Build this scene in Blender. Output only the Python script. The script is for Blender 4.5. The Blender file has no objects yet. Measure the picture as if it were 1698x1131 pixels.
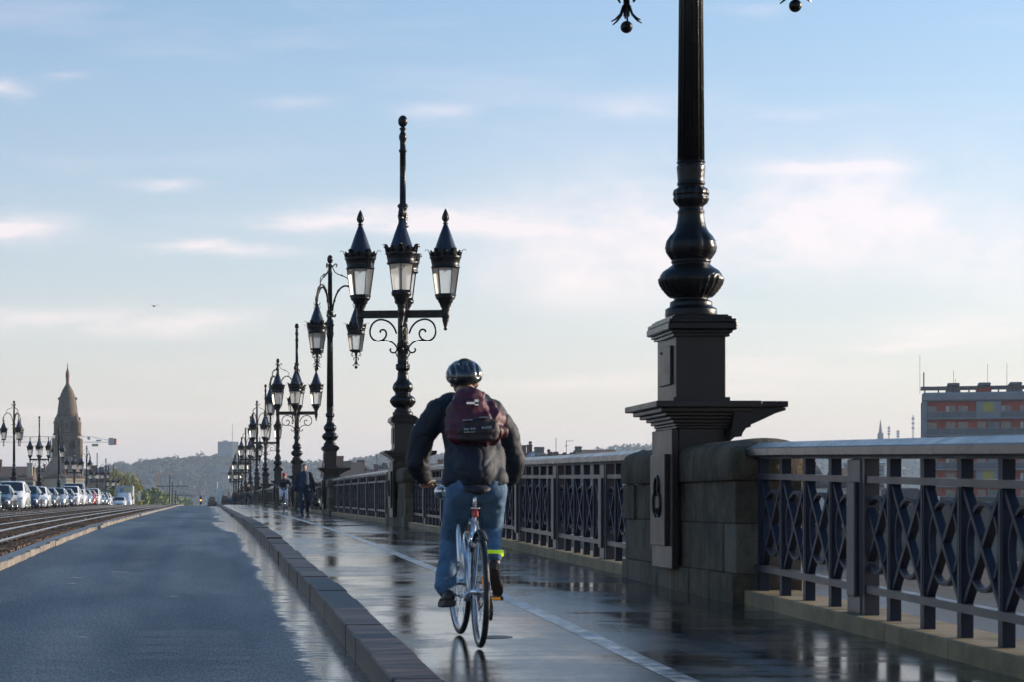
import bpy, bmesh, math, random
import numpy as np
from mathutils import Vector, Matrix, noise
random.seed(7)
R = math.radians
S = bpy.context.scene
COL = S.collection
# ------------------------------------------------------------------ camera
# eye is the world origin; +Y runs along the bridge, +X to the river parapet
cam_d = bpy.data.cameras.new('camera'); cam = bpy.data.objects.new('camera', cam_d); COL.objects.link(cam)
cam.location = (0, 0, 0); cam.rotation_euler = (R(90), 0, 0)
cam_d.sensor_width = 36; cam_d.lens = 3600 / 1698 * 36
cam_d.shift_x = (849 - 345) / 1698; cam_d.shift_y = (830 - 565.5) / 1698
cam_d.clip_start = 0.1; cam_d.clip_end = 20000
cam_d.dof.use_dof = True; cam_d.dof.focus_distance = 55; cam_d.dof.aperture_fstop = 9
S.camera = cam
# ------------------------------------------------------------------ world
SUN_AZ, SUN_EL = 77, 12.5
W = bpy.data.worlds.new('World'); S.world = W; W.use_nodes = True
nt = W.node_tree; nt.nodes.clear()
def wn(t, **k):
    n = nt.nodes.new(t)
    for a, b in k.items(): setattr(n, a, b)
    return n
def wl(a, b): nt.links.new(a, b)
def wmath(op, a, b=None, c=None, clamp=False):
    n = wn('ShaderNodeMath', operation=op, use_clamp=clamp)
    for i, v in enumerate((a, b, c)):
        if v is None: continue
        if isinstance(v, (int, float)): n.inputs[i].default_value = v
        else: wl(v, n.inputs[i])
    return n.outputs[0]
def wmix(f, a, b):
    n = wn('ShaderNodeMix', data_type='RGBA')
    if isinstance(f, (int, float)): n.inputs[0].default_value = f
    else: wl(f, n.inputs[0])
    for i, v in ((6, a), (7, b)):
        if isinstance(v, tuple): n.inputs[i].default_value = v
        else: wl(v, n.inputs[i])
    return n.outputs[2]
out = wn('ShaderNodeOutputWorld'); bg = wn('ShaderNodeBackground'); wl(bg.outputs[0], out.inputs[0])
sky = wn('ShaderNodeTexSky', sky_type='NISHITA')
sky.sun_disc = False; sky.sun_elevation = R(SUN_EL); sky.sun_rotation = R(SUN_AZ)
sky.air_density = 1.0; sky.dust_density = 0.6; sky.ozone_density = 2.2; sky.altitude = 0
bg.inputs['Strength'].default_value = 0.15
tc = wn('ShaderNodeTexCoord'); sp = wn('ShaderNodeSeparateXYZ'); wl(tc.outputs['Generated'], sp.inputs[0])
yy = wmath('MAXIMUM', sp.outputs[1], 0.05)
U = wmath('DIVIDE', sp.outputs[0], yy); V = wmath('DIVIDE', sp.outputs[2], yy)
uv = wn('ShaderNodeCombineXYZ'); wl(U, uv.inputs[0]); wl(V, uv.inputs[1])
def wnoise(scale, detail, sx, sy, rough=0.6, src=None):
    m = wn('ShaderNodeVectorMath', operation='MULTIPLY'); wl(src or uv.outputs[0], m.inputs[0]); m.inputs[1].default_value = (sx, sy, 1)
    n = wn('ShaderNodeTexNoise', noise_dimensions='3D'); n.inputs['Scale'].default_value = scale
    n.inputs['Detail'].default_value = detail; n.inputs['Roughness'].default_value = rough
    wl(m.outputs[0], n.inputs['Vector']); return n
warp = wnoise(1, 5, 14, 40)
wsub = wn('ShaderNodeVectorMath', operation='SUBTRACT'); wl(warp.outputs['Color'], wsub.inputs[0]); wsub.inputs[1].default_value = (.5, .5, .5)
wsc = wn('ShaderNodeVectorMath', operation='MULTIPLY'); wl(wsub.outputs[0], wsc.inputs[0]); wsc.inputs[1].default_value = (.05, .016, 0)
wuv = wn('ShaderNodeVectorMath', operation='ADD'); wl(uv.outputs[0], wuv.inputs[0]); wl(wsc.outputs[0], wuv.inputs[1])
fine = wnoise(1, 8, 22, 90, .65).outputs['Fac']
CLOUDS = [(0,143,45,16,.8),(40,374,95,24,1.0),(-10,376,60,20,.7),(370,411,130,13,1.0),(258,301,60,11,.8),(120,528,290,24,.8),(330,534,80,14,.5),
 (690,362,240,26,.9),(790,374,170,15,.8),(520,370,110,9,.5),(1010,385,230,130,.62),(1060,330,90,60,.35),(880,450,190,60,.35),
 (1400,345,200,100,.85),(1380,279,110,12,.95),(1250,400,200,60,.4),(1640,390,140,140,.55),(1060,176,90,18,.45),(490,175,70,12,.35),(710,182,60,16,.5),
 (1320,186,120,16,.35),(1330,430,80,16,.45),(1000,636,200,14,.5),(1300,612,190,28,.5),(1620,548,190,26,.7),(1500,575,160,10,.5),(1180,650,220,14,.4),(100,688,260,10,.35),(1250,18,60,14,.3),(110,125,40,10,.4)]
acc = None; acc2 = None
for (px, py, rx, ry, st) in CLOUDS:
    a = wn('ShaderNodeVectorMath', operation='SUBTRACT'); wl(wuv.outputs[0], a.inputs[0])
    a.inputs[1].default_value = ((px - 345) / 3600, (830 - py) / 3600, 0)
    b = wn('ShaderNodeVectorMath', operation='MULTIPLY'); wl(a.outputs[0], b.inputs[0]); b.inputs[1].default_value = (3600 / rx, 3600 / ry, 0)
    c = wn('ShaderNodeVectorMath', operation='DOT_PRODUCT'); wl(b.outputs[0], c.inputs[0]); wl(b.outputs[0], c.inputs[1])
    d = wmath('EXPONENT', wmath('MULTIPLY', c.outputs['Value'], -1.3))
    d = wmath('MULTIPLY', d, st)
    if ry >= 55: acc2 = d if acc2 is None else wmath('ADD', acc2, d)
    else: acc = d if acc is None else wmath('ADD', acc, d)
base_n = wnoise(1, 7, 5, 30, .6).outputs['Fac']
wisps = wmath('MULTIPLY', wmath('SUBTRACT', base_n, .52, clamp=True), 1.2)
acc = wmath('MULTIPLY', acc, wmath('MULTIPLY_ADD', fine, 3.0, -.75, clamp=True))
puff = wnoise(1, 9, 11, 17, .62).outputs['Fac']
acc2 = wmath('MULTIPLY', acc2, wmath('MULTIPLY_ADD', puff, 3.4, -1.05, clamp=True))
acc = wmath('ADD', acc, wmath('MULTIPLY', acc2, 1.5))
acc = wmath('ADD', acc, wisps)
front = wmath('MULTIPLY', wmath('SUBTRACT', sp.outputs[1], .12), 6, clamp=True)
acc = wmath('MULTIPLY', acc, front, clamp=True)
# broad high veil towards the horizon, all round
hz = wmath('EXPONENT', wmath('MULTIPLY', wmath('MAXIMUM', sp.outputs[2], 0.0), -9.0))
SKYMUL = (.985, .965, 1.0, 1)
tint = wn('ShaderNodeMix', data_type='RGBA', blend_type='MULTIPLY'); tint.inputs[0].default_value = 1
wl(sky.outputs[0], tint.inputs[6])
up = wmath('MULTIPLY', wmath('SUBTRACT', sp.outputs[2], .08), 2.4, clamp=True)
wl(wmix(up, SKYMUL, (.62, .92, 1.10, 1)), tint.inputs[7])
veil = wmix(wmath('MULTIPLY', hz, .80), tint.outputs[2], (4.45, 3.72, 3.80, 1))
cl = wmix(wmath('MULTIPLY', acc, .54), veil, (6.4, 5.25, 5.1, 1))
wl(cl, bg.inputs['Color'])
# ------------------------------------------------------------------ sun
sd = bpy.data.lights.new('sun', 'SUN'); sd.energy = 4.8; sd.angle = R(.53); sd.color = (1, .86, .70)
so = bpy.data.objects.new('sun', sd); COL.objects.link(so)
ds = Vector((math.sin(R(SUN_AZ)) * math.cos(R(SUN_EL)), math.cos(R(SUN_AZ)) * math.cos(R(SUN_EL)), math.sin(R(SUN_EL))))
so.rotation_euler = ds.to_track_quat('Z', 'Y').to_euler(); so.location = ds * 60
S.view_settings.view_transform = 'Standard'; S.view_settings.look = 'None'
S.view_settings.exposure = 0.48; S.view_settings.gamma = 1; S.view_settings.use_curve_mapping = False
# ------------------------------------------------------------------ helpers
_DZ = [(-60,1.9),(-20,1.5),(0,1.16),(5,1.05),(11.2,.934),(13.6,.887),(17.9,.81),(25.4,.735),(35,.64),(50.4,.555),(81.8,.50),(130,.46),(200,.44),(251,.88),(310,1.55),(368,2.2),(480,3.7),(900,8)]
def deck(y):                                   # height of the footway surface along the bridge
    P = _DZ
    for i in range(len(P) - 1):
        if y <= P[i + 1][0]:
            y0, d0 = P[i]; y1, d1 = P[i + 1]
            m = (d1 - d0) / (y1 - y0)
            ma = (d1 - P[i - 1][1]) / (y1 - P[i - 1][0]) if i > 0 else m
            mb = (P[i + 2][1] - d0) / (P[i + 2][0] - y0) if i + 2 < len(P) else m
            t = (y - y0) / (y1 - y0); h = y1 - y0
            return -((2*t**3-3*t*t+1)*d0 + (t**3-2*t*t+t)*h*ma + (-2*t**3+3*t*t)*d1 + (t**3-t*t)*h*mb)
    return -8
def px(x, y, Y): return Vector(((x - 345) / 3600 * Y, Y, (830 - y) / 3600 * Y))
def tag(o, label=None, cat=None, group=None, kind=None):
    if label: o['label'] = label
    if cat: o['category'] = cat
    if group: o['group'] = group
    if kind: o['kind'] = kind
    return o
def empty(name, loc=(0,0,0), rz=0, label=None, cat=None, group=None):
    o = bpy.data.objects.new(name, None); COL.objects.link(o); o.location = loc; o.rotation_euler = (0,0,rz)
    o.empty_display_size = .2
    return tag(o, label, cat, group)
def ob(name, mesh, parent=None, loc=None, rz=0):
    o = bpy.data.objects.new(name, mesh); COL.objects.link(o)
    if parent: o.parent = parent
    if loc is not None: o.location = loc
    if rz: o.rotation_euler = (0,0,rz)
    return o
KIDS = {}
def copy_tree(o, parent=None):
    if not KIDS:
        pass
    c = o.copy(); COL.objects.link(c)
    if parent: c.parent = parent
    for ch in list(o.children): copy_tree(ch, c)
    return c
class MB:
    def __init__(s): s.v = []; s.f = []; s.m = []; s.sm = []; s.T = None; s.mi = 0; s.smooth = False
    def add(s, vs, fs, smooth=None):
        b = len(s.v)
        if s.T is not None: vs = [tuple(s.T @ Vector(v)) for v in vs]
        s.v += [tuple(v) for v in vs]; s.f += [tuple(b + i for i in f) for f in fs]
        s.m += [s.mi] * len(fs); s.sm += [s.smooth if smooth is None else smooth] * len(fs)
        return s
    def box(s, x0, x1, y0, y1, z0, z1, rz=0, c=None):
        vs = [(x, y, z) for z in (z0, z1) for y in (y0, y1) for x in (x0, x1)]
        if rz:
            cx, cy = c if c else ((x0 + x1) / 2, (y0 + y1) / 2); ca, sa = math.cos(rz), math.sin(rz)
            vs = [(cx + (x-cx)*ca - (y-cy)*sa, cy + (x-cx)*sa + (y-cy)*ca, z) for x, y, z in vs]
        return s.add(vs, [(0,2,3,1),(4,5,7,6),(0,1,5,4),(2,6,7,3),(0,4,6,2),(1,3,7,5)], False)
    def bevbox(s, x0, x1, y0, y1, z0, z1, b):    # box with chamfered edges (loft of octagons)
        def ring(z, k):
            a = b
            x_0, x_1, y_0, y_1 = x0 + k, x1 - k, y0 + k, y1 - k
            return [(x_0+a,y_0,z),(x_1-a,y_0,z),(x_1,y_0+a,z),(x_1,y_1-a,z),(x_1-a,y_1,z),(x_0+a,y_1,z),(x_0,y_1-a,z),(x_0,y_0+a,z)]
        return s.loft([ring(z0, b), ring(z0 + b, 0), ring(z1 - b, 0), ring(z1, b)], True, False)
    def loft(s, rings, caps=True, smooth=None):
        n = len(rings[0]); vs = [p for r in rings for p in r]; fs = []
        for i in range(len(rings) - 1):
            for j in range(n):
                k = (j + 1) % n
                fs.append((i*n+j, i*n+k, (i+1)*n+k, (i+1)*n+j))
        if caps: fs.append(tuple(range(n))[::-1]); fs.append(tuple((len(rings)-1)*n + j for j in range(n)))
        return s.add(vs, fs, smooth)
    def lathe(s, prof, seg=24, c=(0,0,0), mod=None, smooth=True, rot=0, sx=1, sy=1, caps=True):
        rings = []
        for i, (r, z) in enumerate(prof):
            ring = []
            for j in range(seg):
                a = 2*math.pi*j/seg + rot; k = r * (mod(a, z) if mod else 1)
                ring.append((c[0] + k*math.cos(a)*sx, c[1] + k*math.sin(a)*sy, c[2] + z))
            rings.append(ring)
        return s.loft(rings, caps, smooth)
    def tube(s, pts, r, seg=8, smooth=True, caps=True, sq=None):
        pts = [Vector(p) for p in pts]; n = len(pts); rs = r if isinstance(r, (list, tuple)) else [r]*n
        t0 = (pts[1]-pts[0]).normalized(); up = Vector((0,0,1)) if abs(t0.z) < .9 else Vector((1,0,0))
        nrm = (up - t0*up.dot(t0)).normalized(); rings = []
        for i in range(n):
            t = (pts[min(i+1,n-1)] - pts[max(i-1,0)])
            t = t.normalized() if t.length > 1e-9 else t0
            nrm = nrm - t*nrm.dot(t)
            nrm = nrm.normalized() if nrm.length > 1e-6 else t.orthogonal().normalized()
            bn = t.cross(nrm); ring = []
            for j in range(seg):
                a = 2*math.pi*(j+.5)/seg
                ca, sa = math.cos(a)*rs[i], math.sin(a)*rs[i]
                if sq: ca *= sq[0]; sa *= sq[1]
                ring.append(tuple(pts[i] + nrm*ca + bn*sa))
            rings.append(ring)
        return s.loft(rings, caps, smooth)
    def ell(s, c, r, seg=16, rings=10, M=None, smooth=True, f=None):
        c = Vector(c); vs = []; fs = []
        for i in range(rings+1):
            th = math.pi*i/rings
            for j in range(seg):
                a = 2*math.pi*j/seg
                d = Vector((math.sin(th)*math.cos(a), math.sin(th)*math.sin(a), math.cos(th)))
                k = f(d) if f else 1
                p = Vector((d.x*r[0]*k, d.y*r[1]*k, d.z*r[2]*k))
                if M: p = M @ p
                vs.append(tuple(c+p))
        for i in range(rings):
            for j in range(seg):
                k = (j+1) % seg
                fs.append((i*seg+j, (i+1)*seg+j, (i+1)*seg+k, i*seg+k))
        return s.add(vs, fs, smooth)
    def cap(s, p0, p1, r0, r1, seg=14, sq=(1,1), side=None):     # tapered capsule
        p0, p1 = Vector(p0), Vector(p1); t = (p1-p0); L = t.length; t = t/L if L > 1e-6 else Vector((0,0,1))
        sd_ = Vector(side) if side else (Vector((1,0,0)) if abs(t.x) < .9 else Vector((0,1,0)))
        a = (sd_ - t*sd_.dot(t)).normalized(); b = t.cross(a); rings = []
        for k in range(7):
            th = math.pi/2*(1-k/6); z = -math.sin(th)*r0; rr = math.cos(th)*r0
            rings.append((z, max(rr, r0*.03)))
        for k in range(7):
            th = math.pi/2*k/6; rings.append((L + math.sin(th)*r1, max(math.cos(th)*r1, r1*.03)))
        RR = [[tuple(p0 + t*z + a*(math.cos(q)*rr*sq[0]) + b*(math.sin(q)*rr*sq[1])) for q in [2*math.pi*j/seg for j in range(seg)]] for z, rr in rings]
        return s.loft(RR, True, True)
    def mesh(s, name, mats):
        me = bpy.data.meshes.new(name); me.from_pydata(s.v, [], s.f)
        mats = mats if isinstance(mats, (list, tuple)) else [mats]
        for m in mats: me.materials.append(m)
        me.polygons.foreach_set('material_index', s.m); me.polygons.foreach_set('use_smooth', s.sm)
        me.update()
        bm = bmesh.new(); bm.from_mesh(me); bmesh.ops.recalc_face_normals(bm, faces=bm.faces); bm.to_mesh(me); bm.free()
        return me
    def build(s, name, mats, parent=None, loc=None, rz=0): return ob(name, s.mesh(name, mats), parent, loc, rz)
def remesh(mb, name, mat, parent, voxel=.012, smooth=4, disp=None, loc=None):
    me = mb.mesh(name, mat); o = bpy.data.objects.new(name, me); COL.objects.link(o)
    m = o.modifiers.new('r', 'REMESH'); m.mode = 'VOXEL'; m.voxel_size = voxel; m.use_smooth_shade = True
    if smooth: m2 = o.modifiers.new('s', 'SMOOTH'); m2.iterations = smooth; m2.factor = .6
    dg = bpy.context.evaluated_depsgraph_get(); ev = o.evaluated_get(dg); me2 = bpy.data.meshes.new_from_object(ev)
    o.modifiers.clear(); o.data = me2; me2.name = name
    if not me2.materials: me2.materials.append(mat)
    me2.polygons.foreach_set('use_smooth', [True]*len(me2.polygons))
    if disp:
        ns = [v.normal.copy() for v in me2.vertices]
        for v, n in zip(me2.vertices, ns): v.co = v.co + n*disp(v.co, n)
        me2.update()
    if parent: o.parent = parent
    if loc is not None: o.location = loc
    return o
# ------------------------------------------------------------------ materials
def mat(name, col, rough=.5, metal=0, var=0, vscale=3, bump=0, bscale=20, spec=None, rvar=0, stretch=(1,1,1), coat=0, var2=None, emis=None, coord='Object'):
    m = bpy.data.materials.new(name); m.use_nodes = True; n = m.node_tree; b = n.nodes['Principled BSDF']
    b.inputs['Base Color'].default_value = (*col, 1); b.inputs['Roughness'].default_value = rough; b.inputs['Metallic'].default_value = metal
    if spec is not None: b.inputs['Specular IOR Level'].default_value = spec
    if coat: b.inputs['Coat Weight'].default_value = coat; b.inputs['Coat Roughness'].default_value = .06
    if emis: b.inputs['Emission Color'].default_value = (*emis[0], 1); b.inputs['Emission Strength'].default_value = emis[1]
    if var or bump or rvar:
        t = n.nodes.new('ShaderNodeTexCoord'); mp = n.nodes.new('ShaderNodeMapping'); mp.inputs['Scale'].default_value = stretch
        src = t.outputs[coord]
        if coord == 'World':
            pass
        n.links.new(src, mp.inputs[0])
    if var or rvar:
        nz = n.nodes.new('ShaderNodeTexNoise'); nz.inputs['Scale'].default_value = vscale; nz.inputs['Detail'].default_value = 8; nz.inputs['Roughness'].default_value = .65
        n.links.new(mp.outputs[0], nz.inputs['Vector'])
        if var:
            rp = n.nodes.new('ShaderNodeValToRGB'); c2 = var2 if var2 else tuple(min(1, c*(1+var)) for c in col); c1 = tuple(c*(1-var) for c in col)
            rp.color_ramp.elements[0].position = .3; rp.color_ramp.elements[1].position = .7
            rp.color_ramp.elements[0].color = (*c1, 1); rp.color_ramp.elements[1].color = (*c2, 1)
            n.links.new(nz.outputs['Fac'], rp.inputs[0]); n.links.new(rp.outputs[0], b.inputs['Base Color'])
        if rvar:
            mr = n.nodes.new('ShaderNodeMapRange'); mr.inputs[1].default_value = .3; mr.inputs[2].default_value = .7
            mr.inputs[3].default_value = max(.02, rough-rvar); mr.inputs[4].default_value = min(1, rough+rvar)
            n.links.new(nz.outputs['Fac'], mr.inputs[0]); n.links.new(mr.outputs[0], b.inputs['Roughness'])
    if bump:
        n2 = n.nodes.new('ShaderNodeTexNoise'); n2.inputs['Scale'].default_value = bscale; n2.inputs['Detail'].default_value = 6
        n.links.new(mp.outputs[0], n2.inputs['Vector'])
        bp = n.nodes.new('ShaderNodeBump'); bp.inputs['Strength'].default_value = bump; bp.inputs['Distance'].default_value = .01
        n.links.new(n2.outputs['Fac'], bp.inputs['Height']); n.links.new(bp.outputs[0], b.inputs['Normal'])
    return m
M = {}
M['iron'] = mat('black_cast_iron', (.0045,.0035,.0035), .22, 0, .3, 6, .4, 70, spec=.24, rvar=.08)
M['ironbox'] = mat('painted_cast_iron_box', (.022,.0145,.0125), .36, 0, .3, 3, .12, 40, rvar=.06, spec=.28)
M['roofblue'] = mat('dark_blue_lantern_roof', (.006,.009,.026), .3, 0, .2, 5, .05, 30, spec=.5)
M['cap'] = mat('wet_handrail_paint', (.026,.024,.027), .25, 0, .2, 4, .1, 12, rvar=.06)
M['rail'] = mat('blue_grey_rail_paint', (.034,.030,.037), .36, 0, .22, 4, .12, 50, rvar=.08, spec=.4)
M['raild'] = mat('dark_blue_rail_paint', (.015,.018,.032), .45, 0, .3, 4, .15, 50, rvar=.1, spec=.22)
def glassmat(name, col=(1,1,1), mixg=.25, rough=.03, diff=.1, tr=.9):
    m = bpy.data.materials.new(name); m.use_nodes = True; n = m.node_tree; n.nodes.clear()
    o = n.nodes.new('ShaderNodeOutputMaterial'); t = n.nodes.new('ShaderNodeBsdfTransparent'); t.inputs[0].default_value = (tr*col[0], tr*col[1], tr*col[2], 1)
    g = n.nodes.new('ShaderNodeBsdfGlossy'); g.inputs['Roughness'].default_value = rough
    fr = n.nodes.new('ShaderNodeFresnel'); fr.inputs[0].default_value = 1.5
    d = n.nodes.new('ShaderNodeBsdfTranslucent'); d.inputs[0].default_value = (.9,.9,.88,1)
    m1 = n.nodes.new('ShaderNodeMixShader'); m2 = n.nodes.new('ShaderNodeMixShader')
    m1.inputs[0].default_value = diff; n.links.new(t.outputs[0], m1.inputs[1]); n.links.new(d.outputs[0], m1.inputs[2])
    ml = n.nodes.new('ShaderNodeMath'); ml.operation = 'MULTIPLY_ADD'; ml.inputs[1].default_value = 1; ml.inputs[2].default_value = mixg*.3
    n.links.new(fr.outputs[0], ml.inputs[0]); n.links.new(ml.outputs[0], m2.inputs[0])
    n.links.new(m1.outputs[0], m2.inputs[1]); n.links.new(g.outputs[0], m2.inputs[2]); n.links.new(m2.outputs[0], o.inputs[0])
    return m
M['lglass'] = glassmat('lantern_glass', (1,1,1), .10, .12, .34, 1.0)
M['carglass'] = mat('dark_car_glass', (.012,.018,.022), .04, 0, spec=.7)
def nodes_mat(name):
    m = bpy.data.materials.new(name); m.use_nodes = True
    return m, m.node_tree, m.node_tree.nodes['Principled BSDF']
class NB:                                        # tiny node builder
    def __init__(s, nt): s.nt = nt
    def n(s, t, **k):
        x = s.nt.nodes.new(t)
        for a, b in k.items(): setattr(x, a, b)
        return x
    def l(s, a, b): s.nt.links.new(a, b)
    def math(s, op, *v, clamp=False):
        n = s.n('ShaderNodeMath', operation=op, use_clamp=clamp)
        for i, q in enumerate(v):
            if isinstance(q, (int, float)): n.inputs[i].default_value = q
            else: s.l(q, n.inputs[i])
        return n.outputs[0]
    def noise(s, vec, scale, detail=6, rough=.6, st=None):
        if st:
            m = s.n('ShaderNodeVectorMath', operation='MULTIPLY'); s.l(vec, m.inputs[0]); m.inputs[1].default_value = st; vec = m.outputs[0]
        n = s.n('ShaderNodeTexNoise'); n.inputs['Scale'].default_value = scale; n.inputs['Detail'].default_value = detail; n.inputs['Roughness'].default_value = rough
        s.l(vec, n.inputs['Vector']); return n.outputs['Fac']
    def rng(s, v, a, b, c=0, d=1, smooth=True):
        n = s.n('ShaderNodeMapRange'); n.interpolation_type = 'SMOOTHSTEP' if smooth else 'LINEAR'
        s.l(v, n.inputs[0])
        for i, q in enumerate((a, b, c, d)): n.inputs[1+i].default_value = q
        return n.outputs[0]
    def mix(s, f, a, b):
        n = s.n('ShaderNodeMix', data_type='RGBA')
        if isinstance(f, (int, float)): n.inputs[0].default_value = f
        else: s.l(f, n.inputs[0])
        for i, q in ((6, a), (7, b)):
            if isinstance(q, tuple): n.inputs[i].default_value = (*q, 1) if len(q) == 3 else q
            else: s.l(q, n.inputs[i])
        return n.outputs[2]
    def fmix(s, f, a, b):
        n = s.n('ShaderNodeMix', data_type='FLOAT')
        s.l(f, n.inputs[0])
        for i, q in ((2, a), (3, b)):
            if isinstance(q, (int, float)): n.inputs[i].default_value = q
            else: s.l(q, n.inputs[i])
        return n.outputs[0]
    def bump(s, h, strength, dist):
        b = s.n('ShaderNodeBump'); b.inputs['Distance'].default_value = dist
        if isinstance(strength, (int, float)): b.inputs['Strength'].default_value = strength
        else: s.l(strength, b.inputs['Strength'])
        s.l(h, b.inputs['Height']); return b.outputs[0]
def road_mat():
    m, n, b = nodes_mat('wet_asphalt_road'); k = NB(n); tc = k.n('ShaderNodeTexCoord'); p = tc.outputs['Object']
    sp = k.n('ShaderNodeSeparateXYZ'); k.l(p, sp.inputs[0]); X, Y = sp.outputs[0], sp.outputs[1]
    wob = k.noise(p, 1, 4, .55, (1.2, .5, 1)); wob2 = k.noise(p, 1, 4, .6, (.8, .12, 1))
    # puddle in the gutter: wide irregular tongue beyond 30 m
    edge = k.math('ADD', k.math('MULTIPLY', k.math('SUBTRACT', wob, .5), .30), .60)
    far = k.rng(Y, 26, 60, 0, .42)
    edge = k.math('SUBTRACT', edge, k.math('MULTIPLY', far, k.rng(wob2, .35, .65, 0, 1.3)))
    pud = k.rng(k.math('ADD', k.math('SUBTRACT', X, edge), k.math('MULTIPLY', k.math('SUBTRACT', k.noise(p, 1, 5, .8, (4, 13, 1)), .5), .50)), -.01, .035)
    isl = k.rng(k.noise(p, 1, 6, .75, (2.2, 11, 1)), .40, .50); pud = k.math('MULTIPLY', pud, k.math('MULTIPLY_ADD', isl, .85, .15))
    sp1 = k.noise(p, 1, 3, .5, (1.6, 7, 1)); dash = k.rng(sp1, .735, .75)
    pud = k.math('MAXIMUM', pud, dash)
    grain = k.noise(p, 55, 4, .75); mid = k.noise(p, 16, 6, .7)
    big = k.noise(p, .5, 4, .55, (1.5, .25, 1))
    fleck = k.noise(p, 1, 3, .8, (80, 10, 1)); fl2 = k.noise(p, 1, 4, .8, (26, 4, 1))
    col = k.mix(k.rng(mid, .3, .7), (.005,.011,.018), (.013,.024,.036)); col = k.mix(k.rng(k.math('ADD', k.math('MULTIPLY', fleck, .6), k.math('MULTIPLY', fl2, .4)), .42, .66), col, (.030,.052,.075))  # blue sky light is put into the asphalt's own colour here
    col = k.mix(pud, col, (.02,.021,.022)); k.l(col, b.inputs['Base Color'])
    r = k.math('ADD', k.rng(fleck, .35, .65, .56, .36), k.rng(big, .3, .7, -.05, .07))
    k.l(k.fmix(pud, r, .06), b.inputs['Roughness'])
    inv = k.math('SUBTRACT', 1, pud); hgt = k.math('ADD', k.math('MULTIPLY', grain, 1), k.math('MULTIPLY', mid, .5))
    nb = k.bump(hgt, k.math('MULTIPLY_ADD', inv, .9, .05), .006); k.l(nb, b.inputs['Normal'])
    return m
def walk_mat():
    m, n, b = nodes_mat('wet_footway_asphalt'); k = NB(n); tc = k.n('ShaderNodeTexCoord'); p = tc.outputs['Object']
    sp = k.n('ShaderNodeSeparateXYZ'); k.l(p, sp.inputs[0]); X, Y = sp.outputs[0], sp.outputs[1]
    patch = k.noise(p, 1, 6, .62, (.9, .42, 1)); streak = k.noise(p, 1, 7, .7, (.35, 4.5, 1)); grain = k.noise(p, 130, 3, .7); mid = k.noise(p, 14, 5, .6)
    wet = k.rng(k.math('ADD', patch, k.math('MULTIPLY', k.math('SUBTRACT', streak, .5), .55)), .40, .60)
    # narrow transverse joints every 2.5 m
    fr = k.math('FRACT', k.math('MULTIPLY', k.math('ADD', Y, .3), .4)); joint = k.math('LESS_THAN', fr, .003)
    lj = k.math('LESS_THAN', k.math('ABSOLUTE', k.math('SUBTRACT', X, 1.72)), .003)
    
    col = k.mix(wet, (.045,.044,.043), (.022,.023,.024)); col = k.mix(joint, col, (.008,.008,.008)); k.l(col, b.inputs['Base Color'])
    r = k.fmix(wet, k.rng(mid, .3, .7, .15, .26), .05); r = k.math('ADD', r, k.math('MULTIPLY', joint, .4)); k.l(r, b.inputs['Roughness'])
    inv = k.math('SUBTRACT', 1, wet)
    h = k.math('ADD', k.math('MULTIPLY', grain, .5), k.math('ADD', k.math('MULTIPLY', mid, 1.0), k.math('MULTIPLY', streak, 3.5)))
    k.l(k.bump(h, k.math('MULTIPLY_ADD', inv, .26, .07), .006), b.inputs['Normal'])
    return m
def line_mat():
    m, n, b = nodes_mat('worn_white_paint'); k = NB(n); tc = k.n('ShaderNodeTexCoord'); p = tc.outputs['Object']
    w = k.noise(p, 1, 7, .7, (6, 2.2, 1)); f = k.rng(w, .38, .62)
    k.l(k.mix(f, (.09,.09,.09), (.42,.42,.42)), b.inputs['Base Color']); b.inputs['Roughness'].default_value = .3
    k.l(k.bump(k.noise(p, 60, 4, .7), .15, .006), b.inputs['Normal'])
    return m
def stone_mat():
    m, n, b = nodes_mat('weathered_limestone'); k = NB(n); tc = k.n('ShaderNodeTexCoord'); p = tc.outputs['Object']
    oi = k.n('ShaderNodeObjectInfo'); rnd = oi.outputs['Random']
    geo = k.n('ShaderNodeNewGeometry'); wp = geo.outputs['Position']
    big = k.noise(wp, 2.2, 8, .7); run = k.noise(wp, 1, 8, .7, (9, 9, 1.3)); fine = k.noise(wp, 40, 6, .7)
    col = k.mix(k.rng(big, .32, .68), (.050,.034,.019), (.165,.115,.064))
    col = k.mix(k.math('MULTIPLY', k.rng(run, .45, .7), .55), col, (.016,.016,.012))
    col = k.mix(k.math('MULTIPLY', k.rng(rnd, .55, .95), .6), col, (.21,.175,.125))
    moss = k.rng(k.noise(wp, 1, 6, .6, (5, 5, 2)), .5, .68)
    col = k.mix(k.math('MULTIPLY', moss, .7), col, (.035,.037,.007))
    k.l(col, b.inputs['Base Color']); b.inputs['Roughness'].default_value = .8
    k.l(k.bump(k.math('ADD', fine, k.math('MULTIPLY', big, 4)), 1.0, .03), b.inputs['Normal'])
    return m
def kerb_mat(name, c1, c2, rough=.5, damp=0):
    m, n, b = nodes_mat(name); k = NB(n); tc = k.n('ShaderNodeTexCoord'); geo = k.n('ShaderNodeNewGeometry'); wp = geo.outputs['Position']
    oi = k.n('ShaderNodeObjectInfo')
    big = k.noise(wp, 3, 7, .7); f = k.math('ADD', k.math('MULTIPLY', big, .85), k.math('MULTIPLY', oi.outputs['Random'], .15))
    k.l(k.mix(k.rng(f, .3, .65), c1, c2), b.inputs['Base Color']); b.inputs['Roughness'].default_value = rough
    k.l(k.bump(k.noise(wp, 60, 5, .7), .35, .006), b.inputs['Normal'])
    return m
M['road'] = road_mat(); M['walk'] = walk_mat(); M['line'] = line_mat(); M['stone'] = stone_mat()
M['kerb'] = kerb_mat('brown_granite_kerb', (.050,.034,.026), (.105,.068,.050), .58)
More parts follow.
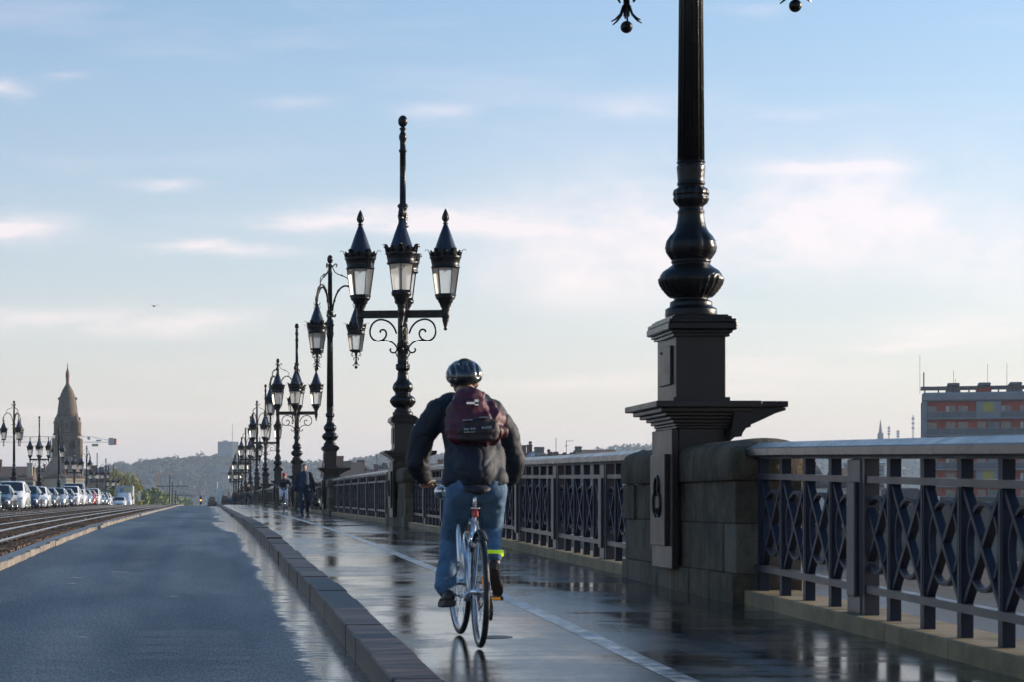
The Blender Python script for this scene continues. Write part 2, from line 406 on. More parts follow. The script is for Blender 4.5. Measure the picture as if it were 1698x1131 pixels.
M['kerbl'] = kerb_mat('pale_granite_kerb', (.12,.10,.08), (.25,.21,.17), .6)
M['plinth'] = kerb_mat('yellow_stone_plinth', (.13,.095,.045), (.28,.20,.10), .7)
M['sett'] = mat('brown_tram_setts', (.12,.075,.048), .8, 0, .5, 9, .5, 30, var2=(.26,.165,.105), spec=.25)
M['concrete'] = mat('pale_concrete', (.14,.11,.085), .75, 0, .25, 3, .3, 30, spec=.3)
M['steel'] = mat('worn_rail_steel', (.45,.44,.43), .22, 1, .15, 5)
M['asph'] = mat('damp_asphalt', (.04,.042,.047), .36, 0, .3, 3, .5, 60)
M['dark'] = mat('matt_black', (.012,.012,.013), .6)
M['rubber'] = mat('black_rubber', (.014,.014,.015), .55, 0, .2, 30, .3, 90)
M['chrome'] = mat('bright_aluminium', (.62,.63,.65), .22, 1)
M['frame'] = mat('pale_silver_bike_paint', (.55,.60,.66), .18, .5, coat=1)
M['red'] = mat('red_reflector', (.5,.015,.01), .25, coat=.5)
M['amber'] = mat('amber_reflector', (.85,.28,.01), .25, emis=((1,.3,.02),.1))  # reflector is no lamp; a faint glow is added to its amber
M['skin'] = mat('skin', (.42,.21,.14), .5, 0, .12, 20)
M['denim'] = mat('blue_denim', (.055,.12,.20), .8, 0, .2, 16, .5, 140, var2=(.095,.185,.30), stretch=(1,1,.3))
M['jacket'] = mat('dark_shell_jacket', (.013,.015,.023), .66, 0, .06, 5, .25, 140, spec=.35)
M['maroon'] = mat('maroon_nylon', (.075,.006,.014), .58, 0, .35, 8, .4, 70)
M['blackn'] = mat('black_nylon', (.009,.008,.009), .62, 0, .3, 12, .3, 90)
M['white'] = mat('white_print', (.33,.33,.33), .5)
M['helmet'] = mat('graphite_helmet_shell', (.018,.020,.023), .25, 0, coat=.6)
M['yellow'] = mat('neon_yellow_band', (.62,.95,.01), .5, emis=((.7,1,.0),.12))  # cloth band with a slight glow added on top of its colour
M['shoe'] = mat('dark_leather_shoe', (.035,.022,.018), .45, 0, .3, 30)
M['sole'] = mat('dark_sole', (.05,.032,.022), .6)
M['hair'] = mat('dark_hair', (.02,.014,.01), .6)
HAZE = 0.00015
# ------------------------------------------------------------------ ground, river, hills
def ribbon(name, prof, ys, mt, dz=0, kind='structure', parent=None, smooth=True):
    vs = []; fs = []; n = len(prof)
    for y in ys:
        d = deck(y)
        for x, z in prof: vs.append((x, y, d + z + dz))
    for i in range(len(ys)-1):
        for j in range(n-1): a = i*n + j; fs.append((a, a+1, a+1+n, a+n))
    mb = MB(); mb.add(vs, fs, smooth)
    o = mb.build(name, mt, parent)
    if kind: o['kind'] = kind
    return o
YS = [-40,-20,-10,-5] + [i for i in range(0, 60)] + [60+4*i for i in range(0, 107)]
M['water'] = None
def water_mat():
    m, n, b = nodes_mat('muddy_river_water'); k = NB(n); geo = k.n('ShaderNodeNewGeometry'); wp = geo.outputs['Position']
    b.inputs['Base Color'].default_value = (.16,.125,.085,1); b.inputs['Roughness'].default_value = .08
    h = k.math('ADD', k.noise(wp, .8, 5, .6, (1,1,1)), k.math('MULTIPLY', k.noise(wp, .15, 3, .5), 1.5))
    k.l(k.bump(h, .6, .5), b.inputs['Normal']); return m
M['water'] = water_mat()
def veg_mat(name, c1, c2, sc=.4):
    m, n, b = nodes_mat(name); k = NB(n); geo = k.n('ShaderNodeNewGeometry'); wp = geo.outputs['Position']
    k.l(k.mix(k.rng(k.noise(wp, sc, 6, .7), .3, .7), c1, c2), b.inputs['Base Color']); b.inputs['Roughness'].default_value = .75
    return m
M['land'] = veg_mat('town_ground', (.022,.025,.010), (.05,.045,.020), .08)
M['mud'] = mat('wet_river_mud', (.15,.095,.055), .6, 0, .3, .4, .3, 2, spec=.3)
M['hill'] = veg_mat('hill_woodland', (.004,.008,.005), (.011,.016,.008), .02)
M['leafg'] = veg_mat('green_leaves', (.07,.11,.014), (.22,.27,.04), .35)
M['leafy'] = veg_mat('yellowing_leaves', (.12,.14,.016), (.38,.32,.045), .3)
M['leafd'] = veg_mat('dark_leaves', (.012,.020,.007), (.035,.042,.013), .4)
M['leafo'] = veg_mat('russet_leaves', (.09,.05,.018), (.15,.09,.03), .4)
M['bark'] = mat('tree_bark', (.06,.045,.03), .9, 0, .3, 3)
# river sheet and the land beyond it
w = MB(); w.add([(-9000,-400,-12.5),(9000,-400,-12.5),(9000,9000,-12.5),(-9000,9000,-12.5)], [(0,1,2,3)]); w.build('river', M['water'])['kind'] = 'structure'
bank = [(-2600,640),(-600,520),(-120,494),(-30,482),(14,470),(45,392),(84,342),(130,322),(200,300),(420,250),(2600,200)]
l = MB(); n = len(bank)
edge0 = [(x, y - 30, -12.9) for x, y in bank]; edge1 = [(x, y, -9.2) for x, y in bank]; edge2 = [(x, y + 9, -5.2) for x, y in bank]; far = [(x, 9000, -5.2) for x, y in bank]
l.mi = 0
l.add(edge2 + far, [(i, i+1, n+i+1, n+i) for i in range(n-1)]); l.build('land', [M['land']])['kind'] = 'structure'
l = MB(); l.add(edge0 + edge1, [(i, i+1, n+i+1, n+i) for i in range(n-1)]); l.build('river_bank', M['mud'])['kind'] = 'structure'
l = MB(); l.add(edge1 + edge2, [(i, i+1, n+i+1, n+i) for i in range(n-1)]); l.build('grass_bank', M['land'])['kind'] = 'structure'
# wooded hills
HP = [(-400,782),(-200,780),(0,778),(60,777),(150,777),(185,769),(200,765),(230,763),(262,760),(290,758),(310,757),(325,752),(345,755),(357,751),(400,755),(440,760),(500,765),(560,763),(580,760),(600,757),(630,751),(660,750),(720,752),(800,757),(880,757),(950,754),(975,748),(1000,740),(1030,736),(1070,738),(1130,744),(1200,746),(1300,740),(1350,737),(1400,736),(1480,738),(1530,735),(1600,738),(1800,742),(2200,750)]
def hp(x):
    for i in range(len(HP)-1):
        if x <= HP[i+1][0]:
            t = (x-HP[i][0])/(HP[i+1][0]-HP[i][0]); t = max(0,t); t = t*t*(3-2*t); return HP[i][1]*(1-t)+HP[i+1][1]*t
    return HP[-1][1]
YH = 2500
vs = []; fs = []; NX = 420; NY = 26
for j in range(NY):
    t = j/(NY-1); Y = 1750 + 1100*t
    for i in range(NX):
        xp = -400 + 2600*i/(NX-1); X = (xp-345)/3600*YH*(1+.1*(t-.7))
        top = (830-hp(xp))/3600*YH - 5
        s_ = min(1, t/.68); h = -5.5 + (top+5.5)*(s_*s_*(3-2*s_))
        nzv = noise.noise(Vector((X*.02, Y*.02, 0)))*9 + noise.noise(Vector((X*.07, Y*.07, 3)))*7 + noise.noise(Vector((X*.2, Y*.2, 5)))*4
        vs.append((X, Y, h + nzv*min(1, s_*2)*.55 - 2))
for j in range(NY-1):
    for i in range(NX-1): a = j*NX+i; fs.append((a,a+1,a+NX+1,a+NX))
h = MB(); h.add(vs, fs, True); h.build('hills', M['hill'])['kind'] = 'structure'
rn = random.Random(4)
wood = MB(); wv = []; wf = []
for i in range(3600):                            # each tree a tuft of leafy facets
    xp = rn.uniform(-380, 2180); Y = YH + (rn.uniform(-200, 40) if i % 2 else rn.uniform(-560, -150))
    t = (Y-1750)/1100; s_ = min(1, t/.68); top = (830-hp(xp))/3600*YH - 5; z = -5.5 + (top+5.5)*(s_*s_*(3-2*s_)) + rn.uniform(-3, .5)
    X = (xp-345)/3600*YH*(1+.1*(t-.7)); r = rn.uniform(3, 7.5); rz = r*rn.uniform(.6, 1.05)
    for q in range(36):
        d = Vector((rn.gauss(0,1), rn.gauss(0,1), rn.gauss(0,1))).normalized(); k = rn.uniform(.45, 1.0)
        c = Vector((X + d.x*r*k, Y + d.y*r*k, z + abs(d.z)*rz*k)); u = Vector((rn.gauss(0,1), rn.gauss(0,1), rn.gauss(0,1))).normalized(); v = u.orthogonal().normalized(); sz = rn.uniform(.7, 1.8)
        b_ = len(wv); wv += [c+u*sz, c+v*sz, c-u*sz*.8, c-v*sz*.9]; wf.append((b_, b_+1, b_+2, b_+3))
wood.v = [tuple(p) for p in wv]; wood.f = wf; wood.m = [0]*len(wf); wood.sm = [False]*len(wf)
o = wood.build('woodland', M['hill']); tag(o, 'hazy blue-green woodland covering the hills on the horizon', 'woodland', kind='stuff')
# ------------------------------------------------------------------ bridge deck
road = ribbon('road', [(-2.40,-.06),(-1.5,-.09),(-.6,-.12),(.3,-.135),(.99,-.145)], YS, M['road'])
walk = ribbon('footway', [(1.17,-.012),(1.9,0),(2.9,.0),(3.9,-.008),(4.62,-.01)], YS, M['walk'])
ribbon('painted_line', [(2.40,.0015),(2.53,.0015)], [y for y in YS if -5 <= y < 300], M['line'])
ribbon('far_lane', [(-13.0,-.17),(-9.15,-.17)], YS, M['asph'])
ribbon('far_footway', [(-17.6,-.01),(-13.2,-.01)], YS, M['asph'])
ribbon('tram_bed', [(-9.2,-.10),(-2.42,-.10)], YS, M['asph'])
ribbon('asphalt_margin', [(-2.66,-.012),(-2.41,-.012)], YS, M['asph'])
ribbon('bridge_side', [(-18.0,-1.6),(-18.0,-.02),(-17.6,-.02)], YS, M['stone']); ribbon('bridge_flank', [(4.6,-.03),(4.95,-.03),(4.95,-1.6)], YS, M['stone'])
ribbon('bridge_soffit', [(-18.0,-1.6),(4.95,-1.6)], YS, M['stone'])
# land end of the avenue
a = MB(); a.box(-16, 5, 488, 1700, -5.19, -5.15); a.build('avenue', M['asph'])['kind'] = 'structure'
# stone piers under the deck
pm = MB(); pm.box(-17.9, 4.9, -2.1, 2.1, -14, -1.62); pmm = pm.mesh('bridge_pier', M['stone'])
for k in range(-1, 16):
    y = 19.6 + 29*k; o = ob('bridge_pier', pmm, None, (0, y, deck(y))); o['kind'] = 'structure'
# tram rails, slab bands and setts
for i, x in enumerate((-3.25, -3.97, -4.69, -6.1, -6.82, -7.54)):
    wd = .045 if i not in (1, 4) else .06
    ribbon('tram_rail', [(x-wd, 0.002),(x-wd,.012),(x+wd,.012),(x+wd,.002)], [y for y in YS if y > 15], M['steel'], smooth=False)
    ribbon('rail_band', [(x-.09,.004),(x-wd-.003,.004)], [y for y in YS if y > 15], M['concrete'])
    ribbon('rail_band', [(x+wd+.003,.004),(x+.09,.004)], [y for y in YS if y > 15], M['concrete'])
rails_x = (-3.25, -3.97, -4.69, -6.1, -6.82, -7.54)
vs = []; fs = []; rn = random.Random(3); y = 24.0
cube = [(0,1,5,4),(2,6,7,3),(0,4,6,2),(1,3,7,5),(4,5,7,6)]
while y < 120:
    L = .13 if y < 60 else .26
    x = -2.68 - rn.random()*.06
    xl = -9.1
    while x > xl:
        wd = .17 if y < 60 else .3
        wd *= rn.uniform(.85, 1.15)
        if not any(abs(x - wd/2 - rx) < .09 + wd/2 for rx in rails_x) and x/y > -.115:
            z = deck(y) + rn.uniform(-.012, .012); g = .008
            b = len(vs)
            vs += [(xx, yy_, zz) for zz in (z-.08, z) for yy_ in (y+g, y+L-g) for xx in (x-wd+g, x-g)]
            fs += [tuple(b+i for i in f) for f in cube]
        x -= wd
    y += L
st = MB(); st.add(vs, fs, False); o = st.build('setts', M['sett']); tag(o, 'brown stone setts paving the tram tracks', 'paving', kind='stuff')
ribbon('sett_paving', [(-9.1,-.004),(-2.62,-.004)], [y for y in YS if y >= 112], M['sett'])
ribbon('sett_paving', [(-9.1,-.004),(-2.62,-.004)], [y for y in YS if y <= 24], M['sett'])
# kerbs: single stones near, one strip beyond
def kerb(name, x0, x1, z0, z1, L, y0, y1, yend, mt, rn, jit=.008, step=None):
    e = empty(name, (0, 0, 0)); e['kind'] = 'structure'
    mesh = None; y = y0
    k1 = MB(); k1.bevbox(x0, x1, 0, L-.004, z0, z1, .009); me = k1.mesh('kerb_stone', mt)
    k2 = MB(); k2.bevbox(x0, x1, 0, L*.72-.004, z0, z1, .009); me2 = k2.mesh('kerb_stone', mt)
    i = 0
    while y < y1:
        m_ = me if rn.random() < .7 else me2; ll = L if m_ is me else L*.72
        dz = rn.uniform(-jit, jit) + (step(y) if step else 0)
        o = ob('kerb_stone', m_, e, (rn.uniform(-jit, jit), y, deck(y + ll/2) + dz))
        o.rotation_euler = (math.atan2(deck(y+ll) - deck(y), ll), 0, rn.uniform(-.004, .004)); y += ll; i += 1
    rest = ribbon('kerb_strip', [(x0, z0),(x0, z1-.02),(x0+.02, z1),(x1-.02, z1),(x1, z1-.02),(x1, z0)], [y] + [q for q in YS if q > y and q <= yend], mt, parent=e, kind='stuff', smooth=False)
kr = random.Random(8)
kerb('footway_kerb', .94, 1.20, -.26, .006, 1.35, -3, 62, 480, M['kerb'], kr, step=lambda y: .035 if y > 34.3 else 0)
kerb('tram_kerb', -2.435, -2.365, -.26, .012, 1.0, 8, 75, 480, M['kerbl'], kr, .012)
kerb('far_kerb', -13.2, -13.0, -.26, .0, 1.0, 100, 102, 480, M['kerbl'], kr)
# ------------------------------------------------------------------ stone pier caps and railings
ORD = ['first','second','third','fourth','fifth','sixth','seventh','eighth','ninth','tenth','eleventh','twelfth','thirteenth','fourteenth','fifteenth','sixteenth','seventeenth']
PY = [19.6 + 29*k for k in range(-1, 16)]
def stone_blocks():                              # blocks of one pier, origin at its foot, centre of pilaster; +x river side
    B = []
    rn = random.Random(11); x0, x1 = 4.20, 4.74
    H = [(-.06,.20),(.20,.60),(.60,.945)]
    for ci, (za, zb) in enumerate(H):
        cuts = {0:[-2.3,-1.5,-.75,-.05,.6,1.35,2.3],1:[-2.3,-1.9,-.75,.0,1.2,2.3],2:[-2.3,-1.15,-.4,.25,1.05,1.75,2.3]}[ci]
        for a, b in zip(cuts[:-1], cuts[1:]):
            m = MB(); pr = rn.uniform(-.012, .016)
            m.bevbox(x0-pr-(.02 if ci == 0 else 0), x1+pr, a+.002, b-.002, za+.0015, zb-.0015, .007); B.append(m.mesh('stone_block', M['stone']))
    # coping: barrel-topped stones, either side of the pilaster
    for a, b in ((-2.32,-.05-.38),(.40,2.32),(-.43,.40)):
        m = MB(); rings = []
        ny = 12
        mid = (a == -.43)
        for i in range(ny+1):
            t = i/ny; y = a+.004 + (b-a-.008)*t
            e = min((y-a), (b-y)); k = min(1, e/.16); q = 1-(1-k)**2; q = math.sqrt(max(0, q))
            if mid: q = 1
            top = 1.19 + .10*q
            eh = 1.12 + .05*q; ring = [(x0-.035, y, .95),(x1+.035, y, .95)]
            for jn in range(11):
                th = math.pi*jn/10; xx = (x0+x1)/2 + (.305)*math.cos(th); zz = eh + (top-eh)*math.sin(th)**.8
                ring.append((xx, y, zz))
            rings.append(ring)
        m.loft(rings, True, True); B.append(m.mesh('coping_stone', M['stone']))
    return B
BL = stone_blocks()
BLJ = None
def joined(meshes, name, mt):
    bm = bmesh.new()
    for me in meshes: bm.from_mesh(me)
    me = bpy.data.meshes.new(name); bm.to_mesh(me); bm.free(); me.materials.append(mt); return me
BLJ = joined(BL, 'stonework', M['stone'])
for k, y in enumerate(PY):
    kk = k - 1
    lab = {-1: 'weathered stone parapet pier out of frame nearest the camera', 0: 'large mossy stone parapet pier under the nearest lamp post, beside the nearest railing',
           1: 'stone parapet pier just left of the cyclist with four-lantern lamp above', 2: 'stone parapet pier under the hanging-lantern lamp right of the walking man',
           3: 'stone parapet pier directly behind the walking man'}.get(kk)
    if kk > 12 or kk < 0: continue
    e = empty('parapet_pier', (0, y, deck(y)), 0, lab or '%s stone parapet pier from the camera, small and dark under its lamp post' % ORD[kk], 'stone pier', 'stone parapet piers along the footway')
    if kk <= 3:
        for me in BL: ob(me.name.split('.')[0], me, e)
    else: ob('stonework', BLJ, e)
# railing element meshes (local: origin at footway level, plane x = 4.40)
XR = 4.40; ZB0, ZB1, ZT0, ZT1, ZC = .255, .305, .985, 1.03, 1.145
def upright_mesh():
    m = MB(); m.box(XR-.036, XR+.036, -.034, .034, .095, ZC)
    m.box(XR-.040, XR-.0361, -.014, .014, .31, .98)
    return m
def cross_mesh(P):
    m = MB(); h = P - .11
    for s in (1, -1):
        y0, z0, y1, z1 = (.034, ZB1, P-.034, ZT0) if s == 1 else (P-.034, ZB1, .034, ZT0)
        d = Vector((0, y1-y0, z1-z0)).normalized(); nrm = Vector((0, -d.z, d.y))
        a = Vector((0, y0, z0)); b = Vector((0, y1, z1)); w_ = .021; xa, xb = (XR-.027, XR+.023) if s == 1 else (XR-.024, XR+.026)
        vs = []
        for p in (a, b):
            for q in (-w_, w_):
                for x in (xa, xb): vs.append((x, (p + nrm*q).y, min(ZT0-.001, max(ZB1+.001, (p+nrm*q).z))))
        m.add(vs, [(0,1,3,2),(4,6,7,5),(0,4,5,1),(2,3,7,6),(0,2,6,4),(1,5,7,3)], False)
    return m
def ring_mesh(P):
    m = MB(); r0, r1 = .238, .260; cy, cz = P/2, (ZB1+ZT0)/2; seg = 28; rings = []
    for j in range(seg+1):
        a = 2*math.pi*j/seg; rings.append([(x, cy + r*math.cos(a), cz + r*math.sin(a)) for r, x in ((r0,XR-.020),(r1,XR-.020),(r1,XR+.020),(r0,XR+.020))])
    m.loft(rings, False, False); return m
def post_mesh():
    m = MB(); m.bevbox(XR-.060, XR+.060, -.13, .13, .095, ZC, .008); m.bevbox(XR-.088, XR-.058, -.09, .09, .22, .99, .008); m.box(XR-.05, XR+.05, -.19, -.131, .1, ZC-.002); m.box(XR-.05, XR+.05, .131, .19, .1, ZC-.002)
    return m
PIT = .655
um = upright_mesh().mesh('baluster', M['raild']); cm = cross_mesh(PIT).mesh('cross_brace', M['raild']); rm = ring_mesh(PIT).mesh('ring', M['raild']); pom = post_mesh().mesh('post', M['rail'])
cm.materials[0] = M['raild']
def railing(y0, y1, detail, label, posts_from=None):
    e = empty('railing', (0, (y0+y1)/2, 0), 0, label, 'railing', 'cast iron railing bays between the parapet piers')
    e.location = (XR, y0, deck(y0)); off = Vector((-XR, -y0, -deck(y0)))
    ys = [y0 + (y1-y0)*i/14 for i in range(15)]
    def bar(name, prof, mt, parent=e):
        vs = []; n = len(prof); rings = []
        for y in ys: rings.append([(x + off.x, y + off.y, deck(y) + z + off.z) for x, z in prof])
        m = MB(); m.loft(rings, True, False); o = m.build(name, mt, parent); return o
    bar('handrail', [(XR-.125,1.175),(XR-.115,1.165),(XR+.115,1.165),(XR+.125,1.175),(XR+.125,1.225),(XR+.118,1.233),(XR+.015,1.275),(XR-.015,1.275),(XR-.118,1.233),(XR-.125,1.225)], M['cap'])
    bar('handrail_bearer', [(XR-.06,ZC),(XR+.06,ZC),(XR+.06,1.1649),(XR-.06,1.1649)], M['raild'])
    bar('upper_rail', [(XR-.040,ZT0),(XR+.040,ZT0),(XR+.040,ZT1),(XR-.040,ZT1)], M['rail'])
    bar('lower_rail', [(XR-.040,ZB0),(XR+.040,ZB0),(XR+.040,ZB1),(XR-.040,ZB1)], M['rail'])
    # plinth stones
    L = 1.3; y = y0
    rp = random.Random(int(y0*7))
    if detail >= 2:
        while y < y1 - .01:
            ll = min(L*rp.uniform(.85,1.15), y1-y)
            if y1 - y - ll < .4: ll = y1-y
            m = MB(); m.bevbox(4.27-XR, 4.70-XR, .003, ll-.003, -.08, .094, .008)
            o = m.build('plinth_stone', M['plinth'], e, (0, y-y0, deck(y+ll/2)-deck(y0))); o.rotation_euler = (math.atan2(deck(y+ll)-deck(y), ll),0,0); y += ll
    else: bar('plinth', [(4.27,-.08),(4.70,-.08),(4.70,.094),(4.27,.094)], M['plinth'])
    # uprights: pattern repeats every 5, the fifth is a broad post
    n = int(round((y1-y0)/PIT)); ystart = y1 - .10 if posts_from is None else posts_from
    U_ = MB(); X_ = MB(); G_ = MB(); P_ = MB()
    pos = []; y = ystart; i = 0
    while y > y0 + .05: pos.append((y, i)); y -= PIT; i += 1
    for y, i in pos:
        isp = (i % 5 == 4 if detail >= 2 else i % 5 == 4); loc = (0, y-y0, deck(y)-deck(y0)); T = Matrix.Translation((-XR, y-y0, deck(y)-deck(y0)))
        last = (y - PIT <= y0 + .05)
        cl = (-XR, y-PIT-y0, deck(y-PIT/2)-deck(y0)); tilt = math.atan2(deck(y)-deck(y-PIT), PIT)
        if detail >= 3:
            ob('post' if isp else 'baluster', pom if isp else um, e, (-XR, loc[1], loc[2]))
            if not last:
                a_ = ob('cross_brace', cm, e, cl); b_ = ob('ring', rm, e, cl)
                if isp or (i % 5 == 3): pass
        else:
            tgt = P_ if isp else U_
            tgt.T = T
            (tgt.add(post_mesh().v, post_mesh().f) if isp else tgt.box(XR-.036, XR+.036, -.034, .034, .095, ZC))
            if not last and detail >= 1:
                X_.T = Matrix.Translation(cl); q = cross_mesh(PIT); X_.add(q.v, q.f, False)
    if detail < 3:
        if detail == 2:
            pass
        o = U_.build('balusters', M['raild'], e); o['kind'] = 'stuff'
        o = P_.build('posts', M['rail'], e); o['kind'] = 'stuff'
        if X_.v: o = X_.build('cross_braces', M['raild'], e); o['kind'] = 'stuff'
RL = ['nearest dark blue iron railing at the right edge, in front of the red flats', 'iron railing behind the cyclist, between the two nearest lamp posts',
      'iron railing left of the cyclist with tiled roofs showing over it', 'iron railing behind the walking man carrying the bag', 'iron railing behind the white-trousered cyclist']
for k in range(-1, 12):
    y0 = 19.6 + 29*k + 2.3; y1 = 19.6 + 29*(k+1) - 2.3
    if k == -1: y0 = 4.0
    lab = RL[k+1] if k+1 < len(RL) else 'distant stretch of dark iron railing, %s from the camera' % ORD[k+1]
    det = 3 if k <= 0 else (2 if k <= 2 else (1 if k < 6 else 0))
    railing(y0, y1, det, lab)
for k in range(3, 15):                           # far parapet, mostly behind the traffic
    y0 = 19.6 + 29*k + 2.3; y1 = 19.6 + 29*(k+1) - 2.3
    ys = [y0 + (y1-y0)*i/6 for i in range(7)]
    e = empty('railing', (-17.3, y0, deck(y0)), 0, '%s stretch of the far-side parapet railing behind the traffic queue' % ORD[k-3], 'railing', 'railings on the far side of the bridge')
    m = MB(); m.loft([[(x, y-y0, deck(y)-deck(y0)+z) for x, z in ((-.1,1.15),(.1,1.15),(.1,1.25),(-.1,1.25))] for y in ys]); m.build('handrail', M['rail'], e)
    m = MB(); y = y0+.3
    while y < y1: m.box(-.03,.03,y-y0-.05,y-y0+.05,deck(y)-deck(y0),deck(y)-deck(y0)+1.14); y += .65
    o = m.build('balusters', M['raild'], e); o['kind'] = 'stuff'
    py = y1 + 2.3; m = MB(); m.bevbox(-.28,.28,-2.3,2.3,-.1,1.25,.05); o = m.build('parapet_pier', M['stone'], None, (-17.3, py, deck(py)))
    tag(o, '%s plain stone pier of the far-side parapet behind the traffic queue' % ORD[k-3], 'stone pier', 'stone piers on the far side of the bridge')
# ------------------------------------------------------------------ street lamps
def seg_for(d): return {2: 32, 1: 16, 0: 8}[d]
def flute(n, k): return lambda a, z: 1 + k*math.cos(n*a)
def h0(py): return (830-py)/183.7 + .79
COLPROF = [(.225,2.43),(.231,h0(521)),(.228,h0(512)),(.19,h0(508)),(.186,h0(500)),(.152,h0(497)),(.152,h0(494)),(.184,h0(492)),(.215,h0(486)),(.249,h0(478)),(.272,h0(470)),(.281,h0(462)),(.276,h0(456)),(.249,h0(449)),(.20,h0(443)),(.165,h0(438)),(.178,h0(433)),(.166,h0(430)),
  (.184,h0(425)),(.208,h0(418)),(.217,h0(410)),(.206,h0(399)),(.173,h0(389)),(.138,h0(378)),(.124,h0(368)),(.116,h0(356)),(.121,h0(350)),(.105,h0(346)),(.110,h0(342)),(.140,h0(337)),(.158,h0(330)),(.150,h0(325)),(.159,h0(321)),(.150,h0(314)),(.112,h0(309)),(.126,h0(304)),(.118,h0(300)),(.122,h0(288)),(.128,h0(276)),(.115,h0(271)),(.130,h0(269)),(.118,h0(266))]
def bulbmod(a, z):
    if h0(492) <= z <= h0(462): return 1 + .085*abs(math.cos(13*a)) + .018*math.cos(z*230) - .03
    if h0(430) <= z <= h0(389): return 1 + .07*abs(math.cos(4*a)) + .015*math.cos(z*200)*abs(math.sin(4*a))
    if h0(337) <= z <= h0(314): return 1 + .03*math.cos(12*a)
    return 1
def interp(prof, n):
    out = []
    for (r0, z0), (r1, z1) in zip(prof[:-1], prof[1:]):
        for i in range(n): t = i/n; out.append((r0+(r1-r0)*t, z0+(z1-z0)*t))
    out.append(prof[-1]); return out
def column_mb(kind, d):
    m = MB(); m.smooth = True; sg = 96 if d == 2 else (24 if d == 1 else 10)
    m.lathe(interp(COLPROF, 3) if d == 2 else (COLPROF if d else COLPROF[::2]), sg, mod=bulbmod if d == 2 else None)
    z0 = h0(266); fl = flute(16, .035) if d == 2 else None
    if kind == 'up':
        m.lathe([(.118,z0),(.112,4.05),(.108,4.4),(.108,5.0)], sg, mod=fl)
        m.lathe([(.125,4.0),(.135,4.03),(.125,4.08)], 16)
        m.lathe([(.10,5.0),(.085,5.3),(.075,6.4),(.085,6.7)], 16)
        m.lathe([(.07,6.66),(.14,6.70),(.10,6.75),(.10,6.86),(.12,6.95),(.09,7.0),(.09,7.10),(.125,7.16),(.11,7.2),(.07,7.22),(.068,8.36),(.09,8.38),(.09,8.42),(.065,8.44),(.066,8.62),(.085,8.66),(.088,8.74),(.06,8.8),(.05,8.85),(.085,8.89),(.06,8.92)], 16)
        m.ell((0,0,9.06), (.108,.108,.135), 16, 10)
    else:
        m.lathe([(.118,z0),(.100,6.0),(.096,6.35)], sg, mod=fl)
        m.lathe([(.10,6.3),(.14,6.5),(.12,6.55),(.125,6.75),(.16,6.8),(.12,6.85),(.13,6.95),(.10,7.0),(.10,7.2),(.13,7.25),(.10,7.3),(.09,7.35)], 16)
        m.lathe([(.085,7.3),(.075,8.6),(.10,8.64),(.07,8.68),(.068,8.88),(.09,8.92),(.06,8.96),(.05,8.98)], 16)
        m.ell((0,0,9.14), (.105,.105,.16), 16, 10)
    return m
def hexring(r, z, rot=0): return [(r*math.cos(math.pi/3*j+rot), r*math.sin(math.pi/3*j+rot), z) for j in range(6)]
HUP = .0
